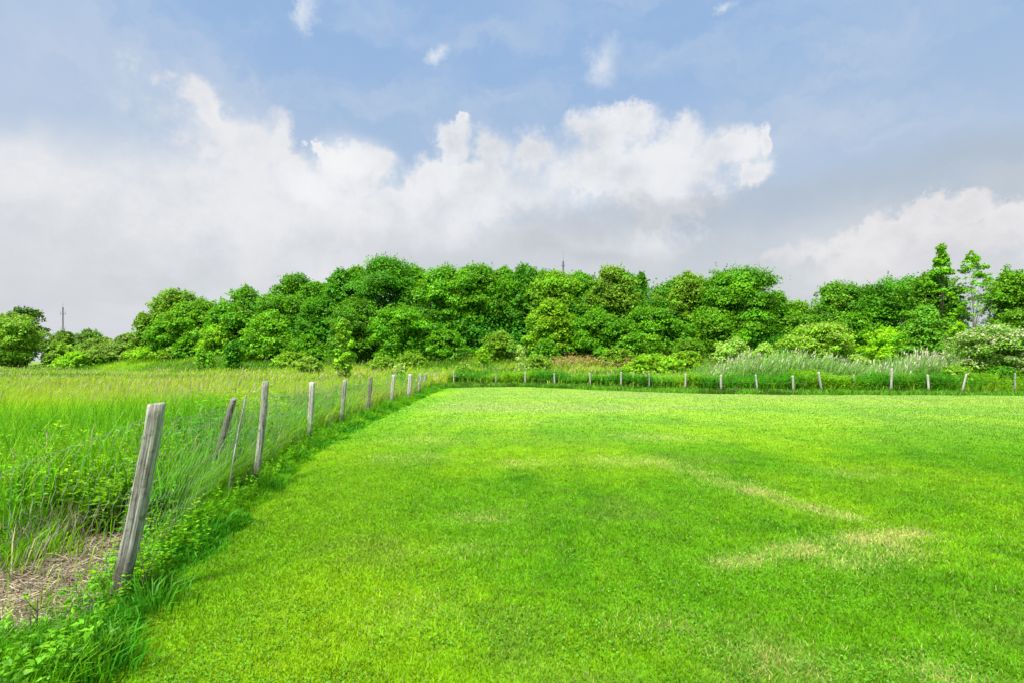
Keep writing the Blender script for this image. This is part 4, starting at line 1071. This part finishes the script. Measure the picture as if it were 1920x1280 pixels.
    # clear sky: the Nishita sky, paled by high thin haze
    base = vmath('MULTIPLY', sky.outputs[0], (NISH, NISH, NISH))
    haze = mixc(ramp(el, .14, .55), C(188, 206, 226), C(156, 190, 232))
    c = mixc(.88, base, haze)
    # thin cirrus veil
    st = N.new('ShaderNodeMapping'); st.inputs['Scale'].default_value = (1.1, 3.2, 1.0); L.new(wq(.32, .03), st.inputs['Vector'])
    v = noise(st.outputs[0], 2.6, 6, .56)
    c = mixc(ramp(v, .40, .74, 0, .5), c, C(208, 218, 231))
    # whitish haze on the upper left
    lh = field(wq(.34, .04), [(40, 130, 380, 240), (330, 250, 280, 210)], .4)
    c = mixc(ramp(addn(lh, (v, .5)), -.1, .95, 0, .55), c, C(194, 208, 229))
    # grey-blue stratus sheet behind the right side
    gs = field(wq(.16, .03), [(1640, 430, 420, 150), (1900, 330, 300, 120), (1350, 470, 300, 130), (1800, 560, 400, 120)], .4)
    c = mixc(ramp(addn(gs, (v, .5)), -.05, .5, 0, .95), c, C(172, 188, 207))
    c = mixc(ramp(addn(gs, (v, 1.6)), .45, 1.0, 0, .45), c, C(200, 207, 214))
    # small wisps, torn by the fine turbulence
    wp = field(wq(.05, .09), [(820, 106, 20, 19), (572, 24, 18, 46), (1130, 112, 38, 44), (1346, 20, 28, 18)], .1)
    c = mixc(ramp(addn(wp, (fA, 1.2), (nB, .8)), -.4, 1.2, 0, .8), c, C(228, 234, 242))
    # low bank that fills the sky down to the horizon
    e2 = addn(el, (nA, .17), (fA, .02))
    lowf = ramp(e2, .30, .13)
    n_low = noise(vmath('MULTIPLY', wq(.16, .03), (1., 2.2, 1.)), 3.4, 5, .55)
    lowc = mixc(ramp(n_low, .36, .64), C(205, 210, 214), C(225, 227, 230))
    lowc = mixc(ramp(el, .13, .0, 0, .7), lowc, C(208, 210, 217))
    c = mixc(math_('MULTIPLY', lowf, .94), c, lowc)
    # large soft cloud on the left
    QL = wq(.30, .06)
    lf = field(QL, [(180, 430, 380, 190), (60, 340, 200, 110), (325, 170, 60, 50), (390, 240, 150, 70), (505, 250, 62, 74), (420, 400, 240, 180), (600, 450, 240, 130), (60, 520, 300, 120)], .35)
    nl = math_('ADD', math_('MULTIPLY', nB, .6), math_('MULTIPLY', fB, .4))
    b0 = billow(wq(.10, .03)); b1 = billow(wq(.10, .03), (-.014, .026, 0.)); rel = math_('SUBTRACT', b0, b1)
    lcol = mixc(ramp(addn(nl, (rel, .0)), .36, .62), C(219, 222, 227), C(241, 241, 243))
    lcol = mixc(ramp(addn(el, (nC, .22)), .24, .05, 0, .8), lcol, C(209, 211, 216))
    la = ramp(addn(lf, (nB, .9), (fB, .30)), -.10, .55)
    c = mixc(math_('MULTIPLY', la, .93), c, lcol)
    # heaped cumulus: crumbling sunlit top, grey base
    def cumulus(c, blobs, a1, a2, top, mid, base_, e0, e1, soft0, soft1, fade0, fade1, k_rel=1.0):
        f0 = field(wq(a1, a2), blobs, .30)
        dens = addn(f0, (b0, .35), (fA, .75), (nB, .55))
        edge = ramp(nC, .42, .60, soft0, soft1)                     # crisp in places, frayed in others
        n = N.new('ShaderNodeMapRange'); n.interpolation_type = 'SMOOTHSTEP'; L.new(dens, n.inputs[0]); n.inputs[1].default_value = -.03
        L.new(edge, n.inputs[2]); a = n.outputs[0]
        s = addn(math_('MULTIPLY', rel, 1.15 * k_rel), (nB, 1.7), (fC, 1.0))
        s = math_('ADD', math_('ADD', s, .50), ramp(dens, .9, .0, 0, .30))
        col = mixc(ramp(s, .05, .95), mid, top)
        hb = addn(el, (nB, .26), (nA, .12), (fB, .03))
        col = mixc(ramp(hb, e1, e0), col, base_)
        fade = ramp(addn(el, (nC, .12)), fade0, fade1)
        return mixc(math_('MULTIPLY', math_('MULTIPLY', a, fade), .97), c, col)
    blobs = [(655, 322, 92, 74), (597, 268, 24, 22), (560, 330, 70, 50), (700, 306, 60, 48), (840, 274, 66, 52), (858, 236, 28, 26), (800, 330, 80, 64), (930, 296, 80, 60), (1010, 288, 84, 62),
             (1120, 256, 96, 76), (1190, 222, 64, 52), (1262, 258, 90, 58), (1345, 282, 96, 68), (1412, 325, 60, 46), (1424, 262, 22, 42), (960, 370, 260, 100), (1220, 340, 230, 100), (740, 420, 260, 140), (1000, 470, 420, 120), (1120, 320, 260, 70), (900, 340, 150, 60)]
    c = cumulus(c, blobs, .11, .070, C(242, 243, 246), C(212, 216, 222), C(205, 208, 214), .17, .31, .30, .85, .06, .24)
    hd = field(wq(.10, .05), [(655, 296, 104, 58), (590, 340, 80, 56)], .2)
    c = mixc(math_('MULTIPLY', ramp(addn(hd, (fB, .7)), .0, .8), ramp(addn(rel, (nB, .4)), -.30, .10, 0, .85)), c, C(250, 250, 251))
    # shaded belly streaks
    bl = field(wq(.20, .04), [(1230, 392, 150, 34), (1090, 415, 150, 44), (1030, 455, 110, 40), (1330, 372, 60, 20), (1110, 465, 110, 24)], .25)
    c = mixc(ramp(addn(bl, (fA, .5), (nA, .6)), -.25, .95, 0, .7), c, C(190, 195, 202))
    blobs = [(1830, 396, 80, 48), (1770, 404, 60, 44), (1705, 424, 76, 46), (1650, 442, 60, 44), (1580, 452, 60, 40), (1520, 472, 60, 36), (1470, 488, 60, 30), (1910, 404, 80, 52), (2000, 430, 120, 80), (1760, 470, 220, 70), (1620, 500, 170, 50)]
    c = cumulus(c, blobs, .15, .065, C(237, 235, 236), C(218, 217, 221), C(205, 206, 213), .09, .19, .30, .8, .05, .15, .9)
    c = mixc(ramp(el, .60, .30, 0, .14), c, C(214, 218, 225))
    L.new(c, bg.inputs['Color']); L.new(bg.outputs[0], out.inputs['Surface'])
    w.cycles.sampling_method = 'MANUAL'; w.cycles.sample_map_resolution = 512

SUN_EL = math.radians(62); SUN_S = 5.0
SUN_DIR = np.array([-0.50, -0.87])           # towards the sun, seen from above
SUN_AZ = math.atan2(SUN_DIR[0], SUN_DIR[1])
SKY_S = 0.10; SKY_K = 0.574; NISH = 0.5
build_world()
ld = bpy.data.lights.new('sun', 'SUN'); ld.energy = SUN_S; ld.angle = math.radians(10); ld.color = (1.0, 0.96, 0.88)
lo = bpy.data.objects.new('sun', ld); COL.objects.link(lo)
from mathutils import Vector
sd = unit(SUN_DIR) * math.cos(SUN_EL)
lo.rotation_euler = Vector((-sd[0], -sd[1], -math.sin(SUN_EL))).to_track_quat('-Z', 'Y').to_euler()
lo.location = (-30, -40, 60)

# ------------------------------------------------------------------ camera and render settings
cd = bpy.data.cameras.new('camera'); cd.sensor_width = 36; cd.lens = 18.0
cd.shift_y = (HZ - 640) / 1920.0; cd.clip_end = 6000; cd.clip_start = 0.05
co = bpy.data.objects.new('camera', cd); co.location = (0, 0, EYE); co.rotation_euler = (math.radians(90), 0, 0); COL.objects.link(co)
sc.camera = co
vs = sc.view_settings; vs.view_transform = 'Standard'; vs.look = 'None'; vs.exposure = 0.8; vs.gamma = 1.0; vs.use_curve_mapping = False
cy = sc.cycles
cy.max_bounces = 6; cy.diffuse_bounces = 3; cy.glossy_bounces = 2; cy.transmission_bounces = 4; cy.transparent_max_bounces = 4
cy.use_adaptive_sampling = True; cy.adaptive_threshold = 0.02; cy.adaptive_min_samples = 16
cy.use_denoising = True; cy.sample_clamp_indirect = 4.0; cy.caustics_reflective = False; cy.caustics_refractive = False
